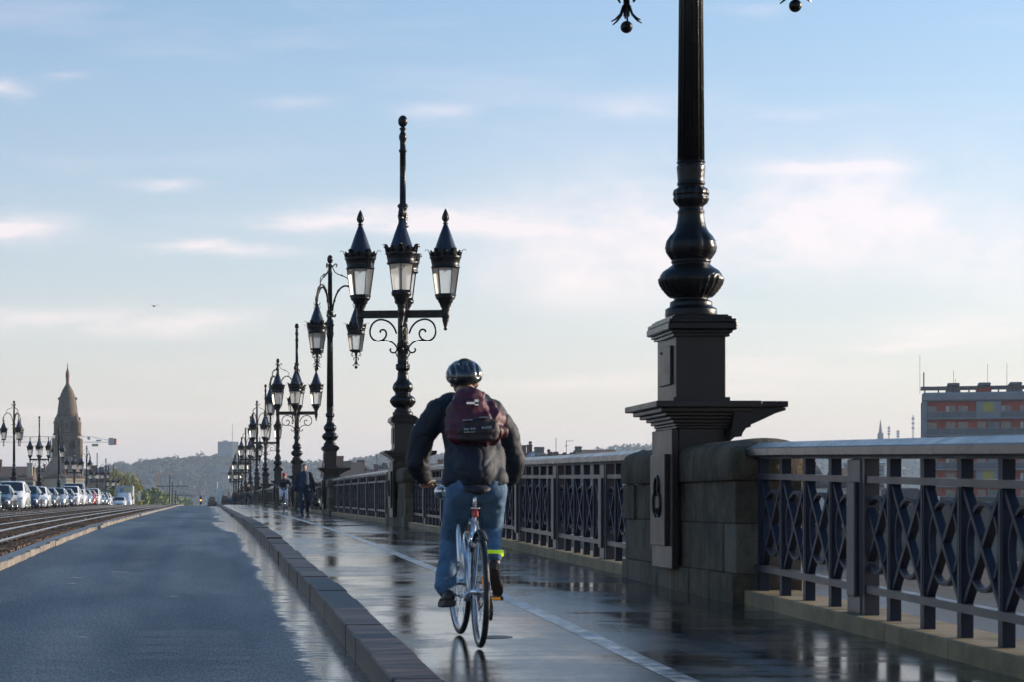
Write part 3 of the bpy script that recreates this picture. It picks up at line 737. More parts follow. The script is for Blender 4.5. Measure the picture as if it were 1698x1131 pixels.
def lantern_parts(kind, d):
    P = {}
    fr = MB(); 
    for j in range(6):
        a = math.pi/3*j; ca, sa = math.cos(a), math.sin(a)
        fr.tube([(.217*ca,.217*sa,0),(.30*ca,.30*sa,.60)], .012, 4, False)
    fr.loft([hexring(.232,-.03), hexring(.238,.0), hexring(.225,.025)], True, False)
    P['frame'] = (fr, 'iron')
    g = MB()
    A, B = hexring(.212,.02), hexring(.294,.60)
    g.add(A+B, [(j,(j+1)%6,6+(j+1)%6,6+j) for j in range(6)], False); P['glass_panes'] = (g, 'lglass')
    bz = MB(); bz.lathe([(.02,.52),(.03,.535),(.03,.57),(.02,.59)], 8); P['lamp_bulb'] = (bz, 'bulb')
    c = MB(); c.lathe([(.28,.585),(.315,.60),(.325,.63),(.30,.65),(.315,.72),(.33,.80),(.36,.83),(.33,.86),(.345,.92),(.355,.95),(.26,.955)], 24 if d else 8)
    nl = 12 if d == 2 else 6
    for j in range(nl):                          # curled crown leaves
        a = 2*math.pi*j/nl; big = (j % 2 == 0) or nl == 6; ca, sa = math.cos(a), math.sin(a); s = 1 if big else .6
        pts = [(.34,.84),(.355,.93),(.375,.99),(.405,1.02),(.44,1.015),(.455,.99)] if big else [(.34,.86),(.35,.93),(.365,.97),(.38,.98)]
        rings = []
        for i, (r, z) in enumerate(pts):
            w_ = (.075,.085,.075,.055,.035,.012)[i]*s; t = .012
            rings.append([(r*ca - q*w_*sa + e*t*ca, r*sa + q*w_*ca + e*t*sa, z) for q, e in ((-1,0),(0,.8),(1,0),(0,-.8))])
        c.loft(rings, True, True)
    P['crown'] = (c, 'iron')
    r = MB(); r.lathe([(.262,.94),(.262,.96),(.25,.98),(.145,1.29),(.03,1.60)], 32 if d else 8)
    for j in range(6 if d == 2 else 0):
        a = math.pi/3*j; r.tube([(.252*math.cos(a),.252*math.sin(a),.98),(.146*math.cos(a),.146*math.sin(a),1.29),(.03*math.cos(a),.03*math.sin(a),1.60)], .006, 4)
    P['roof'] = (r, 'roofblue')
    f = MB()
    if kind == 'up':
        f.lathe([(.03,1.58),(.055,1.60),(.03,1.63),(.055,1.67),(.07,1.70),(.065,1.76),(.045,1.83),(.02,1.90),(.004,1.93)], 12 if d else 6, mod=(lambda a, z: 1+.18*math.cos(6*a)) if d == 2 else None)
        P['finial'] = (f, 'iron')
        k = MB(); k.lathe([(.225,-.02),(.215,-.08),(.16,-.13),(.165,-.16),(.13,-.19),(.12,-.24),(.085,-.30),(.095,-.33),(.075,-.36),(.085,-.40),(.085,-.50),(.07,-.53),(.075,-.56),(.03,-.73),(.045,-.76),(.02,-.79)], 16 if d else 8)
        P['base'] = (k, 'iron')
    else:
        f.lathe([(.03,1.58),(.06,1.61),(.035,1.65),(.035,1.72),(.05,1.76),(.02,1.82)], 12 if d else 6)
        for j in range(6):
            a = math.pi/3*j + .5; f.tube([(.05*math.cos(a),.05*math.sin(a),1.55),(.10*math.cos(a),.10*math.sin(a),1.60),(.13*math.cos(a),.13*math.sin(a),1.68),(.15*math.cos(a),.15*math.sin(a),1.66)], [.014,.012,.009,.005], 5)
        P['finial'] = (f, 'iron')
        k = MB(); k.lathe([(.225,-.01),(.19,-.05),(.07,-.08),(.05,-.12),(.03,-.16),(.03,-.50)], 12 if d else 6)
        for j in range(6 if d == 2 else 3):
            a = math.pi/3*j*(1 if d == 2 else 2) + .3; ca, sa = math.cos(a), math.sin(a)
            k.tube([(r_*ca, r_*sa, z) for r_, z in ((.13,-.06),(.17,-.10),(.19,-.16),(.16,-.21),(.11,-.19))], .011, 5)
            k.tube([(r_*ca, r_*sa, z) for r_, z in ((.03,-.28),(.06,-.25),(.09,-.27),(.10,-.32),(.07,-.36))], .010, 5)
            k.tube([(r_*ca, r_*sa, z) for r_, z in ((.03,-.40),(.06,-.48),(.11,-.53),(.155,-.555))], [.014,.012,.010,.006], 5)
        k.ell((0,0,-.60), (.058,.058,.058), 16, 10)
        P['base'] = (k, 'iron')
    return P
M['bulb'] = mat('frosted_bulb', (.8,.8,.78), .3)
def arc3(pts, ang, c=(0,0,0)):
    ca, sa = math.cos(ang), math.sin(ang); return [(r*ca, r*sa, z) for r, z in pts]
def catmull(pts, n=4):
    out = []
    P = [pts[0]] + list(pts) + [pts[-1]]
    for i in range(1, len(P)-2):
        for k in range(n):
            t = k/n; a, b, c, d_ = [Vector((*p, 0)) if len(p) == 2 else Vector(p) for p in P[i-1:i+3]]
            q = .5*((2*b) + (-a+c)*t + (2*a-5*b+4*c-d_)*t*t + (-a+3*b-3*c+d_)*t**3)
            out.append((q.x, q.y) if len(pts[0]) == 2 else tuple(q))
    out.append(pts[-1]); return out
def zc(x, y): return ((570-x)/4.35/74, (868-(400+y/4.35))/74.07)
SCROLL1 = catmull([zc(*p) for p in ((525,648),(505,600),(465,560),(405,545),(355,572),(334,625),(345,675),(385,703),(428,692),(450,662),(448,632),(430,618),(408,626),(410,640))], 3)
SCROLL2 = catmull([zc(*p) for p in ((405,700),(450,700),(492,715),(522,745),(528,770),(512,792),(488,788),(478,770),(488,763))], 3)
def arm_mb(kind, ang, d):
    m = MB(); m.smooth = True; sg = 8 if d else 4
    if kind == 'up':
        m.T = Matrix.Rotation(ang, 4, 'Z'); m.box(.08, .95, -.06, .06, 4.66, 4.80); m.box(.08,.93,-.075,.075,4.80,4.825); m.T = None
        m.tube(arc3(SCROLL1, ang), .022, sg); m.tube(arc3(SCROLL2, ang), .019, sg)
        m.tube(arc3([(.10,3.98),(.16,3.88),(.14,3.80),(.10,3.76)], ang), .014, sg)
    else:
        m.tube(arc3(catmull([(.20,7.18),(.17,7.10),(.10,7.14),(.09,7.3),(.14,7.62),(.27,7.97),(.46,8.17),(.66,8.17),(.83,8.02),(.92,7.80),(.93,7.62)],3), ang), [.035]*30+[.03] if False else .034, sg)
        m.tube(arc3(catmull([(.93,7.84),(1.0,7.72),(1.03,7.6),(.98,7.5)],3), ang), .02, sg)
        m.tube(arc3(catmull([(.06,8.86),(.13,8.92),(.20,8.98),(.25,8.93),(.21,8.86)],3), ang), .022, sg)
        m.tube(arc3(catmull([(.08,8.90),(.14,8.74),(.26,8.62),(.40,8.57),(.56,8.50),(.68,8.40),(.70,8.27),(.66,8.19)],3), ang), .018, sg)
        p = arc3([(.42,8.565)], ang)[0]; m.ell(p, (.045,.045,.035), 8, 6)
        for r_, z in ((.3,8.02),(.16,7.66),(.8,8.05)):
            p = arc3([(r_,z)], ang)[0]; m.ell(p, (.05,.05,.045), 8, 6)
    return m
def pedestal_parts(d):
    P = []
    m = MB(); m.bevbox(-.22,.22,-.40,.40,1.66,2.27,.006); m.box(-.25,.25,-.43,.43,1.66,1.70); P.append(('pedestal', m, 'ironbox'))
    m = MB(); 
    for z0, z1, e in ((2.245,2.275,.03),(2.275,2.30,.05),(2.30,2.37,.085),(2.37,2.40,.075),(2.40,2.425,.045),(2.425,2.44,.02)): m.bevbox(-.22-e,.22+e,-.40-e,.40+e,z0+.0005,z1,.012 if z1-z0 > .05 else .004)
    P.append(('pedestal_cap', m, 'iron'))
    m = MB(); m.bevbox(-.243,-.2195,-.25,.25,1.82,2.17,.006); m.ell((-.247,.12,2.12),(.008,.014,.014),6,4); P.append(('access_door', m, 'ironbox'))
    m = MB(); m.bevbox(-.20,.20,-.42,.42,.98,1.42,.004)
    for z0, z1, e in ((1.42,1.445,.03),(1.445,1.47,.04),(1.47,1.50,.065),(1.50,1.53,.10),(1.53,1.56,.15),(1.56,1.60,.20)): m.bevbox(-.20-e,.20+e,-.42-e*1.1,.42+e*1.1,z0+.0005,z1,.006)
    m.bevbox(-.46,.46,-.72,.72,1.60,1.655,.006); P.append(('socket', m, 'ironbox'))
    m = MB(); pr = [(.25,1.598),(.69,1.598),(.69,1.575),(.60,1.548),(.50,1.50),(.40,1.455),(.385,1.45),(.385,1.43),(.345,1.42),(.315,1.38),(.305,1.345),(.25,1.345),(.20,1.30)]
    m.loft([[(x, y, z) for x, z in pr] for y in (-.62,.62)], True, False); m.bevbox(.461,.695,-.70,.70,1.601,1.652,.006); P.append(('shelf_bracket', m, 'iron'))
    m = MB(); m.bevbox(-.265,-.205,-.43,.43,.18,1.42,.006); P.append(('pilaster', m, 'ironbox'))
    m = MB(); m.bevbox(-.305,-.264,-.31,.31,.38,1.20,.006); P.append(('pilaster_panel', m, 'ironbox'))
    m = MB()                                     # three interlaced crescents
    if d == 2:
        for a0 in (90, 210, 330):
            cx, cz = .075*math.cos(R(a0)), .075*math.sin(R(a0)); rings = []
            for i in range(15):
                a = R(a0 + 180 - 130 + 260*i/14) + math.pi; w_ = .034*math.sin(math.pi*i/14)**.7 + .003
                ry = .085; p = lambda r_: (cx + r_*math.cos(a), cz + r_*math.sin(a))
                q0, q1 = p(ry-w_*.5), p(ry+w_*.5)
                rings.append([(-.3045, q0[0], .80+q0[1]*1.25), (-.325, (q0[0]+q1[0])/2, .80+(q0[1]+q1[1])/2*1.25), (-.3045, q1[0], .80+q1[1]*1.25)])
            m.loft(rings, True, True)
        P.append(('crescent_emblem', m, 'iron'))
    return P
def arms_for(kind): return [0, 90, 180, 270] if kind == 'up' else [0, 120, 240]
CACHE = {}
def lamp_kit(kind, d):
    if (kind, d) in CACHE: return CACHE[(kind, d)]
    K = {'col': column_mb(kind, d).mesh('column', M['iron'])}
    K['ped'] = [(n, m.mesh(n, M[mt])) for n, m, mt in pedestal_parts(d)]
    K['arms'] = [arm_mb(kind, R(a), d).mesh('bracket', M['iron']) for a in arms_for(kind)]
    K['lan'] = {n: m.mesh(n, M[mt]) for n, (m, mt) in lantern_parts(kind, d).items()}
    CACHE[(kind, d)] = K; return K
def lamp(kind, x, y, d, label, group, mirror=False, rot=0):
    K = lamp_kit(kind, max(d, 0))
    e = empty('street_lamp', (x, y, deck(y)), math.pi if mirror else 0, label, 'street lamp', group)
    r0 = -R(rot)
    if d >= 1 or True:
        for n, me in K['ped']:
            ob(n, me, e)
        c = ob('column', K['col'], e); c.rotation_euler = (0,0,r0)
        Rr = .95
        for a, me in zip(arms_for(kind), K['arms']):
            o = ob('bracket', me, e); o.rotation_euler = (0,0,r0)
            ang = R(a) + r0; z = 5.16 if kind == 'up' else 5.85
            lx, ly = (Rr if kind == 'up' else .93)*math.cos(ang), (Rr if kind == 'up' else .93)*math.sin(ang)
            l_ = ob('lantern', K['lan']['frame'], e, (lx, ly, z)); l_.rotation_euler = (0,0,ang)
            for n, me2 in K['lan'].items():
                if n != 'frame': ob(n, me2, l_)
    return e
LR = ['nearest black lamp post, cut off by the photo top, at the mossy pier', 'large black four-lantern street lamp just left of the cyclist',
      'tall black lamp with arched hanging lanterns, second post left of the cyclist', 'four-lantern street lamp directly behind the walking man',
      'hanging-lantern street lamp rising behind the white-trousered cyclist', 'four-lantern street lamp, sixth post from the camera on the right parapet']
for k in range(0, 13):
    y = 19.6 + 29*k; kind = 'hang' if k % 2 == 0 else 'up'
    lab = LR[k] if k < len(LR) else ('hanging-lantern' if kind == 'hang' else 'four-lantern') + ' street lamp far along the right parapet, %s post from the camera' % ORD[k]
    lamp(kind, 4.36, y, 2 if k < 4 else (1 if k < 7 else 0), lab, 'black cast iron street lamps along the right parapet', rot=7 if kind == 'up' else 3)
names = ['leftmost hanging-lantern street lamp above the parked cars', 'four-lantern street lamp above the white cars, left of the church tower', 'hanging-lantern street lamp just left of the church tower base',
         'four-lantern street lamp standing in front of the church tower', 'hanging-lantern street lamp just right of the church tower', 'four-lantern street lamp left of the big round tree', 'hanging-lantern street lamp nearest the big round tree']
for j, k in enumerate(range(4, 14)):
    y = 19.6 + 29*k; kind = 'hang' if k % 2 == 0 else 'up'
    i = k - 6; lab = names[i] if 0 <= i < len(names) else ('street lamp on the left parapet just beyond the left edge, %s post' % ORD[k] if i < 0 else 'farthest street lamp on the left parapet, half hidden by the round tree')
    lamp(kind, -17.3, y, 0 if k > 8 else 1, lab, 'black cast iron street lamps along the left parapet', mirror=True)
# ------------------------------------------------------------------ bicycles and people
def wheel_parts(r=.34, tr=.019, d=2):
    P = {}
    m = MB(); n = 48 if d == 2 else 20; sg = 8 if d == 2 else 5
    pts = [(0, r*math.cos(2*math.pi*i/n), r*math.sin(2*math.pi*i/n)) for i in range(n)]
    rings = []
    for i in range(n+1):
        a = 2*math.pi*i/n; rings.append([(tr*math.cos(2*math.pi*j/sg), (r-tr+tr*math.sin(2*math.pi*j/sg))*math.cos(a), (r-tr+tr*math.sin(2*math.pi*j/sg))*math.sin(a)) for j in range(sg)])
    m.loft(rings, False, True); P['tyre'] = (m, 'rubber')
    m = MB(); rings = []
    for i in range(n+1):
        a = 2*math.pi*i/n; rings.append([(x, q*math.cos(a), q*math.sin(a)) for x, q in ((-.012,r-.034),(.012,r-.034),(.010,r-.05),(-.010,r-.05))])
    m.loft(rings, False, False); P['rim'] = (m, 'chrome')
    m = MB(); ns = 28 if d == 2 else 8
    for i in range(ns):
        a = 2*math.pi*i/ns; b = a + (.5 if i % 2 else -.5)
        m.tube([(.028*(1 if i % 2 else -1), .02*math.cos(b), .02*math.sin(b)), (0, (r-.045)*math.cos(a), (r-.045)*math.sin(a))], .0016 if d == 2 else .003, 3, False)
    P['spokes'] = (m, 'chrome')
    m = MB(); m.T = Matrix.Rotation(R(90), 4, 'Y'); m.lathe([(.012,-.06),(.02,-.035),(.03,-.03),(.02,-.02),(.02,.02),(.03,.03),(.012,.06)], 14); P['hub'] = (m, 'chrome')
    return P
def bicycle(x, y, facing, label, framemat, d=2, crank=0.0, steer=0.0):
    e = empty('bicycle', (x, y, deck(y)), 0 if facing > 0 else math.pi, label, 'bicycle')
    s = 1
    slope = math.atan2(deck(y+1)-deck(y), 1)*(1 if facing > 0 else -1); e.rotation_euler[0] = slope
    def whl(yy, name, rz=0):
        P = wheel_parts(d=d); w_ = P['tyre'][0].build(name, M['rubber'], e, (0, yy, .34), rz)
        for n in ('rim','spokes','hub'): P[n][0].build(n, M[P[n][1]], w_)
        return w_
    rw = whl(0, 'rear_wheel'); fw = whl(1.05, 'front_wheel', steer)
    fr = MB(); fr.smooth = True; sg = 10
    BB = (0,.44,.285); ST = (0,.30,.80); H0 = (0,.955,.62); H1 = (0,.915,.80)
    fr.tube([BB, ST], .016, sg); fr.tube([(0,.945,.66), (0,.44,.30)], .021, sg); fr.tube([(0,.92,.77),(0,.315,.74)], .017, sg); fr.tube([H0,H1], .022, sg)
    for sx in (-1,1):
        fr.tube([(sx*.02,.40,.29),(sx*.055,.25,.30),(sx*.062,0,.34)], .010, sg); fr.tube([(sx*.012,.305,.76),(sx*.045,.18,.60),(sx*.062,0,.34)], .008, sg)
    fr.build('frame', M[framemat], e)
    fk = MB(); fk.smooth = True
    for sx in (-1,1): fk.tube([(sx*.015,.955,.64),(sx*.05,.965,.58),(sx*.055,1.00,.44),(sx*.055,1.05,.34)], .011, 8)
    fk.build('fork', M[framemat], e)
    hb = MB(); hb.smooth = True; hb.tube([(0,.915,.80),(0,.895,.93),(0,.93,.99)], .014, 8); hb.tube([(-.29,.88,1.0),(-.2,.90,1.0),(-.08,.93,.99),(.08,.93,.99),(.2,.90,1.0),(.29,.88,1.0)], .012, 8); hb.build('handlebar', M['chrome'], e)
    for sx in (-1,1): g = MB(); g.tube([(sx*.18,.902,1.0),(sx*.30,.878,1.0)], .017, 8); g.build('grip', M['rubber'], e)
    sp_ = MB(); sp_.tube([(0,.31,.78),(0,.262,.94)], .0135, 10); sp_.build('seat_post', M['chrome'], e)
    sd_ = MB(); sd_.smooth = True
    sd_.loft([[(w*math.cos(a), yy, zz + .022*math.sin(a)) for a in [2*math.pi*j/14 for j in range(14)]] for yy, w, zz in ((.11,.035,.945),(.125,.075,.955),(.17,.088,.962),(.23,.075,.960),(.30,.032,.958),(.36,.022,.955),(.385,.012,.95))], True, True)
    sd_.build('saddle', M['blackn'], e)
    cr = MB(); cr.T = Matrix.Rotation(R(90), 4, 'Y'); cr.T = Matrix.Translation(BB) @ cr.T
    cr.lathe([(.03,-.045),(.03,.045)], 12); cr.lathe([(.088,.040),(.092,.043),(.088,.046)], 30); cr.T = None
    ca, sa = math.cos(crank), math.sin(crank)
    for sx, q in ((-1,1),(1,-1)):
        p1 = (sx*.075, BB[1] + q*.17*ca, BB[2] + q*.17*sa); cr.tube([(sx*.06, BB[1], BB[2]), p1], .010, 6)
    cr.build('crankset', M['chrome'], e)
    for sx, q in ((-1,1),(1,-1)):
        pd = MB(); cy, cz = BB[1] + q*.17*ca, BB[2] + q*.17*sa
        pd.bevbox(min(sx*.08, sx*.175), max(sx*.08, sx*.175), cy-.04, cy+.04, cz-.012, cz+.012, .004); p_ = pd.build('pedal', M['dark'], e)
        am = MB(); am.box(min(sx*.10, sx*.155), max(sx*.10, sx*.155), cy-.046, cy-.0405, cz-.008, cz+.008); am.build('reflector', M['amber'], p_)
    ch = MB(); ch.tube([(.043,BB[1],BB[2]+.09),(.043,0,.38),(.043,-.04,.34),(.043,0,.30),(.043,BB[1],BB[2]-.09)], .006, 4); ch.build('chain', M['dark'], e)
    if d == 2:
        t = MB(); t.bevbox(-.019,.019,.236,.262,.785,.828,.006); t.build('rear_light', M['red'], e); t = MB(); t.bevbox(-.028,.028,.235,.27,.835,.848,.004); t.build('light_bracket', M['chrome'], e)
        fe = MB(); rings = []
        for i in range(17):
            a = R(38 + 84*i/16); rings.append([(xx, (.372+zz)*math.cos(a), .34 + (.372+zz)*math.sin(a)) for xx, zz in ((-.026,-.010),(-.018,.002),(0,.006),(.018,.002),(.026,-.010),(0,.002))])
        fe.loft(rings, True, True); fe.build('mudguard', M['dark'], e)
        am = MB(); am.bevbox(.004,.018,-.11,-.06,.02,.10,.004); am.build('reflector', M['amber'], rw)
        bt = MB(); bt.T = Matrix.Translation((-.075,.46,.62)) @ Matrix.Rotation(R(-14), 4, 'X'); bt.lathe([(.012,-.13),(.015,-.12),(.015,.08),(.010,.10),(.010,.13),(.006,.135)], 14); bt.build('pump', M['frame'], e)
        ml = MB(); ml.T = Matrix.Translation((-.13,.97,.93)) @ Matrix.Rotation(R(-100), 4, 'X'); ml.lathe([(.015,-.06),(.035,-.04),(.045,0),(.046,.02)], 18); ml.build('headlight', M['chrome'], e)
        for sx in (-1,1):
            b_ = MB(); b_.tube([(sx*.17,.915,.995),(sx*.19,.955,.975),(sx*.27,.965,.955)], .006, 6); b_.build('brake_lever', M['dark'], e)
        cb = MB(); cb.smooth = True
        cb.tube(catmull([(-.18,.95,.98),(-.10,1.04,.96),(-.03,1.03,.86),(-.02,.97,.74)],4), .004, 5); cb.tube(catmull([(.18,.95,.98),(.10,1.05,.97),(.04,1.03,.86),(.03,.8,.75),(.03,.35,.72)],4), .004, 5); cb.build('brake_cable', M['dark'], e)
        br = MB(); br.bevbox(-.035,.035,.115,.15,.60,.64,.008); br.tube([(-.04,.13,.70),(-.05,.12,.60)], .008, 6); br.tube([(.04,.13,.70),(.05,.12,.60)], .008, 6); br.build('rear_brake', M['chrome'], e)
        dr = MB(); dr.bevbox(.05,.075,-.03,.03,.22,.30,.006); dr.tube([(.06,0,.31),(.07,-.02,.24),(.07,.03,.17)], .011, 6); dr.build('derailleur', M['dark'], e)
    return e
BX, BY = 1.645, 13.14
bike = bicycle(BX, BY, 1, 'silver city bicycle ridden away from the camera by the man with the dark red backpack', 'frame', 2, 0.0, R(4))
def wr(amp, sc, sx=(1,1,1), seed=0):
    sx = Vector(sx); sv = Vector((seed, seed*.7, 0))
    def f(co, n):
        p = Vector((co.x*sx.x, co.y*sx.y, co.z*sx.z))*sc + sv
        a = noise.noise(p); b = noise.noise(p*2.1 + Vector((5,1,2)))
        return amp*((1-abs(a)*2.2)*.7 + b*.5 - .3)
    return f
J = px
O = Vector((BX, BY, deck(BY)))
rider = empty('person', O, 0, 'large cyclist seen from behind in dark jacket, jeans and dark helmet on the footway', 'person')
def L(x, y, Y): return J(x, y, Y) - O
# --- body (skin): head, neck, torso core, arms, hands, legs core
b = MB()
HC = L(770, 627, 13.92)
b.ell(HC, (.078,.097,.112), 20, 14); b.ell(HC + Vector((-.012,.05,-.055)), (.055,.06,.055), 14, 10)       # skull, jaw
b.ell(HC + Vector((-.03,.108,-.02)), (.014,.022,.024), 10, 8)                                              # nose
for sx in (-1,1):
    b.ell(HC + Vector((sx*.080,.005,-.03)), (.012,.02,.034), 10, 8)                                       # ears
    b.ell(HC + Vector((sx*.03-.01,.085,.0)), (.018,.012,.009), 8, 6)
b.cap(HC + Vector((.0,-.02,-.06)), L(775, 668, 13.80), .055, .068)
SL, SR = L(722, 684, 13.76), L(818, 684, 13.76); EL, ER = L(692, 766, 13.82), L(851, 764, 13.82); WL, WR_ = L(706, 794, 14.03), L(846, 797, 14.04)
HL, HR = L(766, 812, 13.47), L(812, 812, 13.47)
b.cap(L(776, 690, 13.75), L(789, 795, 13.48), .12, .13)
for s_, e_, w_ in ((SL,EL,WL),(SR,ER,WR_)): b.cap(s_, e_, .05, .04); b.cap(e_, w_, .04, .028)
b.cap(SL, SR, .05, .05)
KL, KR = L(748, 893, 13.86), L(814, 880, 13.76); AL, AR = L(740, 974, 13.72), L(820, 932, 13.42)
for h_, k_, a_ in ((HL,KL,AL),(HR,KR,AR)): b.cap(h_, k_, .07, .05); b.cap(k_, a_, .045, .035)
GL = Vector((-.24,.89,1.0)); GR = Vector((.24,.89,1.0))
for sx, g, w_ in ((-1,GL,WL),(1,GR,WR_)):
    palm = g + Vector((0,-.018,.018)); b.cap(w_, palm + Vector((0,-.01,0)), .027, .026); b.ell(palm, (.040,.030,.018), 12, 8)
    for i, ln in enumerate((.92,1.0,.96,.82)):                # four fingers wrap over the grip, the thumb under it
        fx = g.x + (-.030 + .020*i)
        pts = [Vector((fx, g.y-.016, g.z+.028)), Vector((fx, g.y+.020, g.z+.026*ln+.002)), Vector((fx, g.y+.030*ln, g.z-.004)), Vector((fx, g.y+.010, g.z-.024*ln))]
        for p0, p1, r0, r1 in zip(pts[:-1], pts[1:], (.0105,.010,.009), (.010,.009,.008)): b.cap(p0, p1, r0, r1, 8)
    tx = g.x - sx*.042
    b.cap(Vector((g.x - sx*.02, g.y-.02, g.z+.012)), Vector((tx, g.y-.012, g.z-.006)), .012, .011, 8); b.cap(Vector((tx, g.y-.012, g.z-.006)), Vector((tx - sx*.012, g.y+.012, g.z-.018)), .011, .009, 8)
body = remesh(b, 'body', M['skin'], rider, .0075, 2)
for sx in (-1,1):
    q = MB(); q.ell(HC + Vector((sx*.03-.012,.094,.004)), (.011,.006,.006), 8, 6); q.build('eye', M['dark'], rider)
q = MB(); q.ell(HC + Vector((0,-.012,.012)), (.084,.098,.112), 20, 12, f=lambda d_: 1 if d_.y < .45 else .9); q.build('hair', M['hair'], rider)
# --- jacket
j = MB()
def E(x, y, Y, rx, ry, rz, Mx=None): j.ell(L(x, y, Y), (rx, ry, rz), 20, 12, Mx)
j.cap(L(748, 676, 13.80), L(796, 676, 13.80), .095, .095, sq=(1,1))
j.cap(L(766, 700, 13.74), L(773, 760, 13.60), .135, .125, 18, (1,1), (0,1,0)); j.cap(L(789, 700, 13.74), L(800, 760, 13.60), .135, .125, 18)
j.cap(L(779, 690, 13.72), L(788, 793, 13.48), .15, .155, 18)
j.cap(L(786, 765, 13.52), L(788, 783, 13.44), .15, .135, 18)
j.cap(L(768, 760, 13.58), L(768, 791, 13.50), .120, .118, 18); j.cap(L(806, 760, 13.58), L(806, 793, 13.50), .122, .118, 18)
j.cap(L(758, 795, 13.46), L(818, 797, 13.46), .092, .092, 16)
j.cap(L(772, 657, 13.86), L(775, 672, 13.82), .062, .075, 14)                     # collar
for s_, e_, w_, sg in ((SL,EL,WL,-1),(SR,ER,WR_,1)):
    m1 = (s_+e_)/2 + Vector((sg*.025,0,.01)); j.cap(s_ + Vector((-sg*.02,0,.0)), m1, .088, .079); j.cap(m1, e_, .079, .072); m2 = (e_+w_)/2 + Vector((sg*.008,0,-.012)); j.cap(e_, m2, .078, .064); j.cap(m2, w_, .062, .044)
def jd(co, n):
    q_ = Vector((co.x*1.3 + co.z*.8, co.y, co.z*1.5 - co.x*.5)); w1 = noise.noise(q_*5 + Vector((noise.noise(co*4),0,0))*1.2); w2 = noise.noise(q_*11 + Vector((7,3,1))); base = -.0065*max(0, 1-abs(w1)*7) - .0025*max(0, 1-abs(w2)*7) + .0015*w2 + .003
    w = co.z
    hem = max(0, 1-abs(w-.93)/.09); base += hem*.009*math.sin(co.x*95 + 4*noise.noise(co*6))
    return base + .0012*noise.noise(co*30)
jacket = remesh(j, 'jacket', M['jacket'], rider, .010, 5, jd)
hz_ = L(0, 806, 13.45).z
for v in jacket.data.vertices:
    h_ = hz_ + .010*math.sin(v.co.x*40) + .006*math.sin(v.co.x*95+1)
    if v.co.z < h_ and abs(v.co.x) < .26 and v.co.y < .75: v.co.z = h_ - (h_-v.co.z)*.08
# --- jeans
t = MB()
t.cap(L(767, 806, 13.46), L(811, 806, 13.46), .105, .105, 16); 
def leg(h_, k_, a_, r0, r1, r2, hem):
    t.cap(h_, (h_*.5+k_*.5), r0, (r0+r1)/2); t.cap(h_*.5+k_*.5, k_, (r0+r1)/2, r1); t.cap(k_, k_*.5+a_*.5, r1, r2); t.cap(k_*.5+a_*.5, a_, r2, hem)
leg(HL, KL, AL + Vector((-.008,0,.01)), .102, .070, .063, .067)
leg(HR + Vector((.012,0,0)), KR, AR + Vector((0,0,.03)), .098, .072, .052, .045)
jeans = remesh(t, 'jeans', M['denim'], rider, .010, 4, lambda co, n: wr(.009, 11, (1,1,1.8), 9)(co, n)*(1.3 if co.z < .45 else .8))
bd = MB(); c0, c1 = L(819.5, 923, 13.455), L(819, 912, 13.48); bd.cap(c0, c1, .001, .001)
bd = MB(); ax = (AR + Vector((0,0,.03)) - KR); p0 = KR + ax*.80; p1 = KR + ax*.92
c_ = KR + ax*.87
bd.lathe([(.050,-.021),(.059,-.017),(.060,.017),(.051,.021)], 24, c=tuple(c_), sy=1.45); bd.build('ankle_band', M['yellow'], rider)
# --- shoes
def shoe(heel, toe, rz=0, up=Vector((0,0,1)), ws=1.0):
    f = (toe-heel).normalized(); side = f.cross(up).normalized(); u = side.cross(f)
    m = MB(); n = 9; prof = ((0,.030,.052),(.06,.037,.072),(.2,.038,.082),(.36,.036,.075),(.5,.038,.055),(.68,.046,.044),(.85,.043,.036),(.95,.030,.026),(1.0,.012,.012))
    Ln = .285; rings = []
    for tt, w_, hh in prof:
        w_ *= ws; c = heel + f*(tt*Ln); ring = []
        for k in range(14):
            a = 2*math.pi*k/14; ring.append(tuple(c + side*(w_*math.cos(a)) + u*(hh*.5 + hh*.5*math.sin(a))))
        rings.append(ring)
    m.loft(rings, True, True)
    s2 = MB(); rings = []
    for tt, w_, hh in prof:
        w_ *= ws; c = heel + f*(tt*Ln - .004); rings.append([tuple(c + side*(w_*1.08*q) + u*z) for q, z in ((-1,-.020),(1,-.020),(1.03,.010),(-1.03,.010))])
    s2.loft(rings, True, False)
    return m, s2
for heel, toe, up, ws in ((L(746, 999, 13.58), L(737, 1003, 13.86), Vector((0,0,1)), 1.0), (L(817, 940, 13.30), L(827, 990, 13.52), Vector((.25,.75,.6)), .78)):
    a, s2 = shoe(heel, toe, 0, up, ws); sh_ = a.build('shoe', M['shoe'], rider); s2.build('sole', M['sole'], sh_)
# --- helmet
def helm(d_):
    k = 1.0
    a = math.atan2(d_.x, 1e-6 + abs(d_.z) + .0)
    if d_.z > -.1:
        g = abs(((math.degrees(math.asin(max(-1,min(1,d_.x)))) + 90) % 26) - 13)/13
        band = max(0, 1 - abs(d_.y - .45)/.4) + max(0, 1-abs(d_.y + .55)/.38)
        k -= .16*max(0, g-.55)/.45*min(1, band*1.6)
    return k
hm = MB(); q = MB(); q.ell((0,0,0), (.117,.152,.100), 72, 48, f=helm)
keep = []
vs = []
for v in q.v: vs.append((v[0], v[1], max(v[2], -.030 + .05*max(0, -v[1])/.15*-.6 + (.02 if v[1] > .05 else 0))))
q.v = vs
Mh = Matrix.Rotation(R(10), 3, 'X') @ Matrix.Rotation(R(-5), 3, 'Y')
q.v = [tuple(Mh @ Vector(v) + HC + Vector((-.002,.0,.018))) for v in q.v]
hme = q.build('helmet', M['helmet'], rider)
qq = MB(); qq.bevbox(HC.x-.082, HC.x-.045, HC.y-.118, HC.y-.105, HC.z+.075, HC.z+.083, .002); qq.build('helmet_sticker', M['white'], hme)
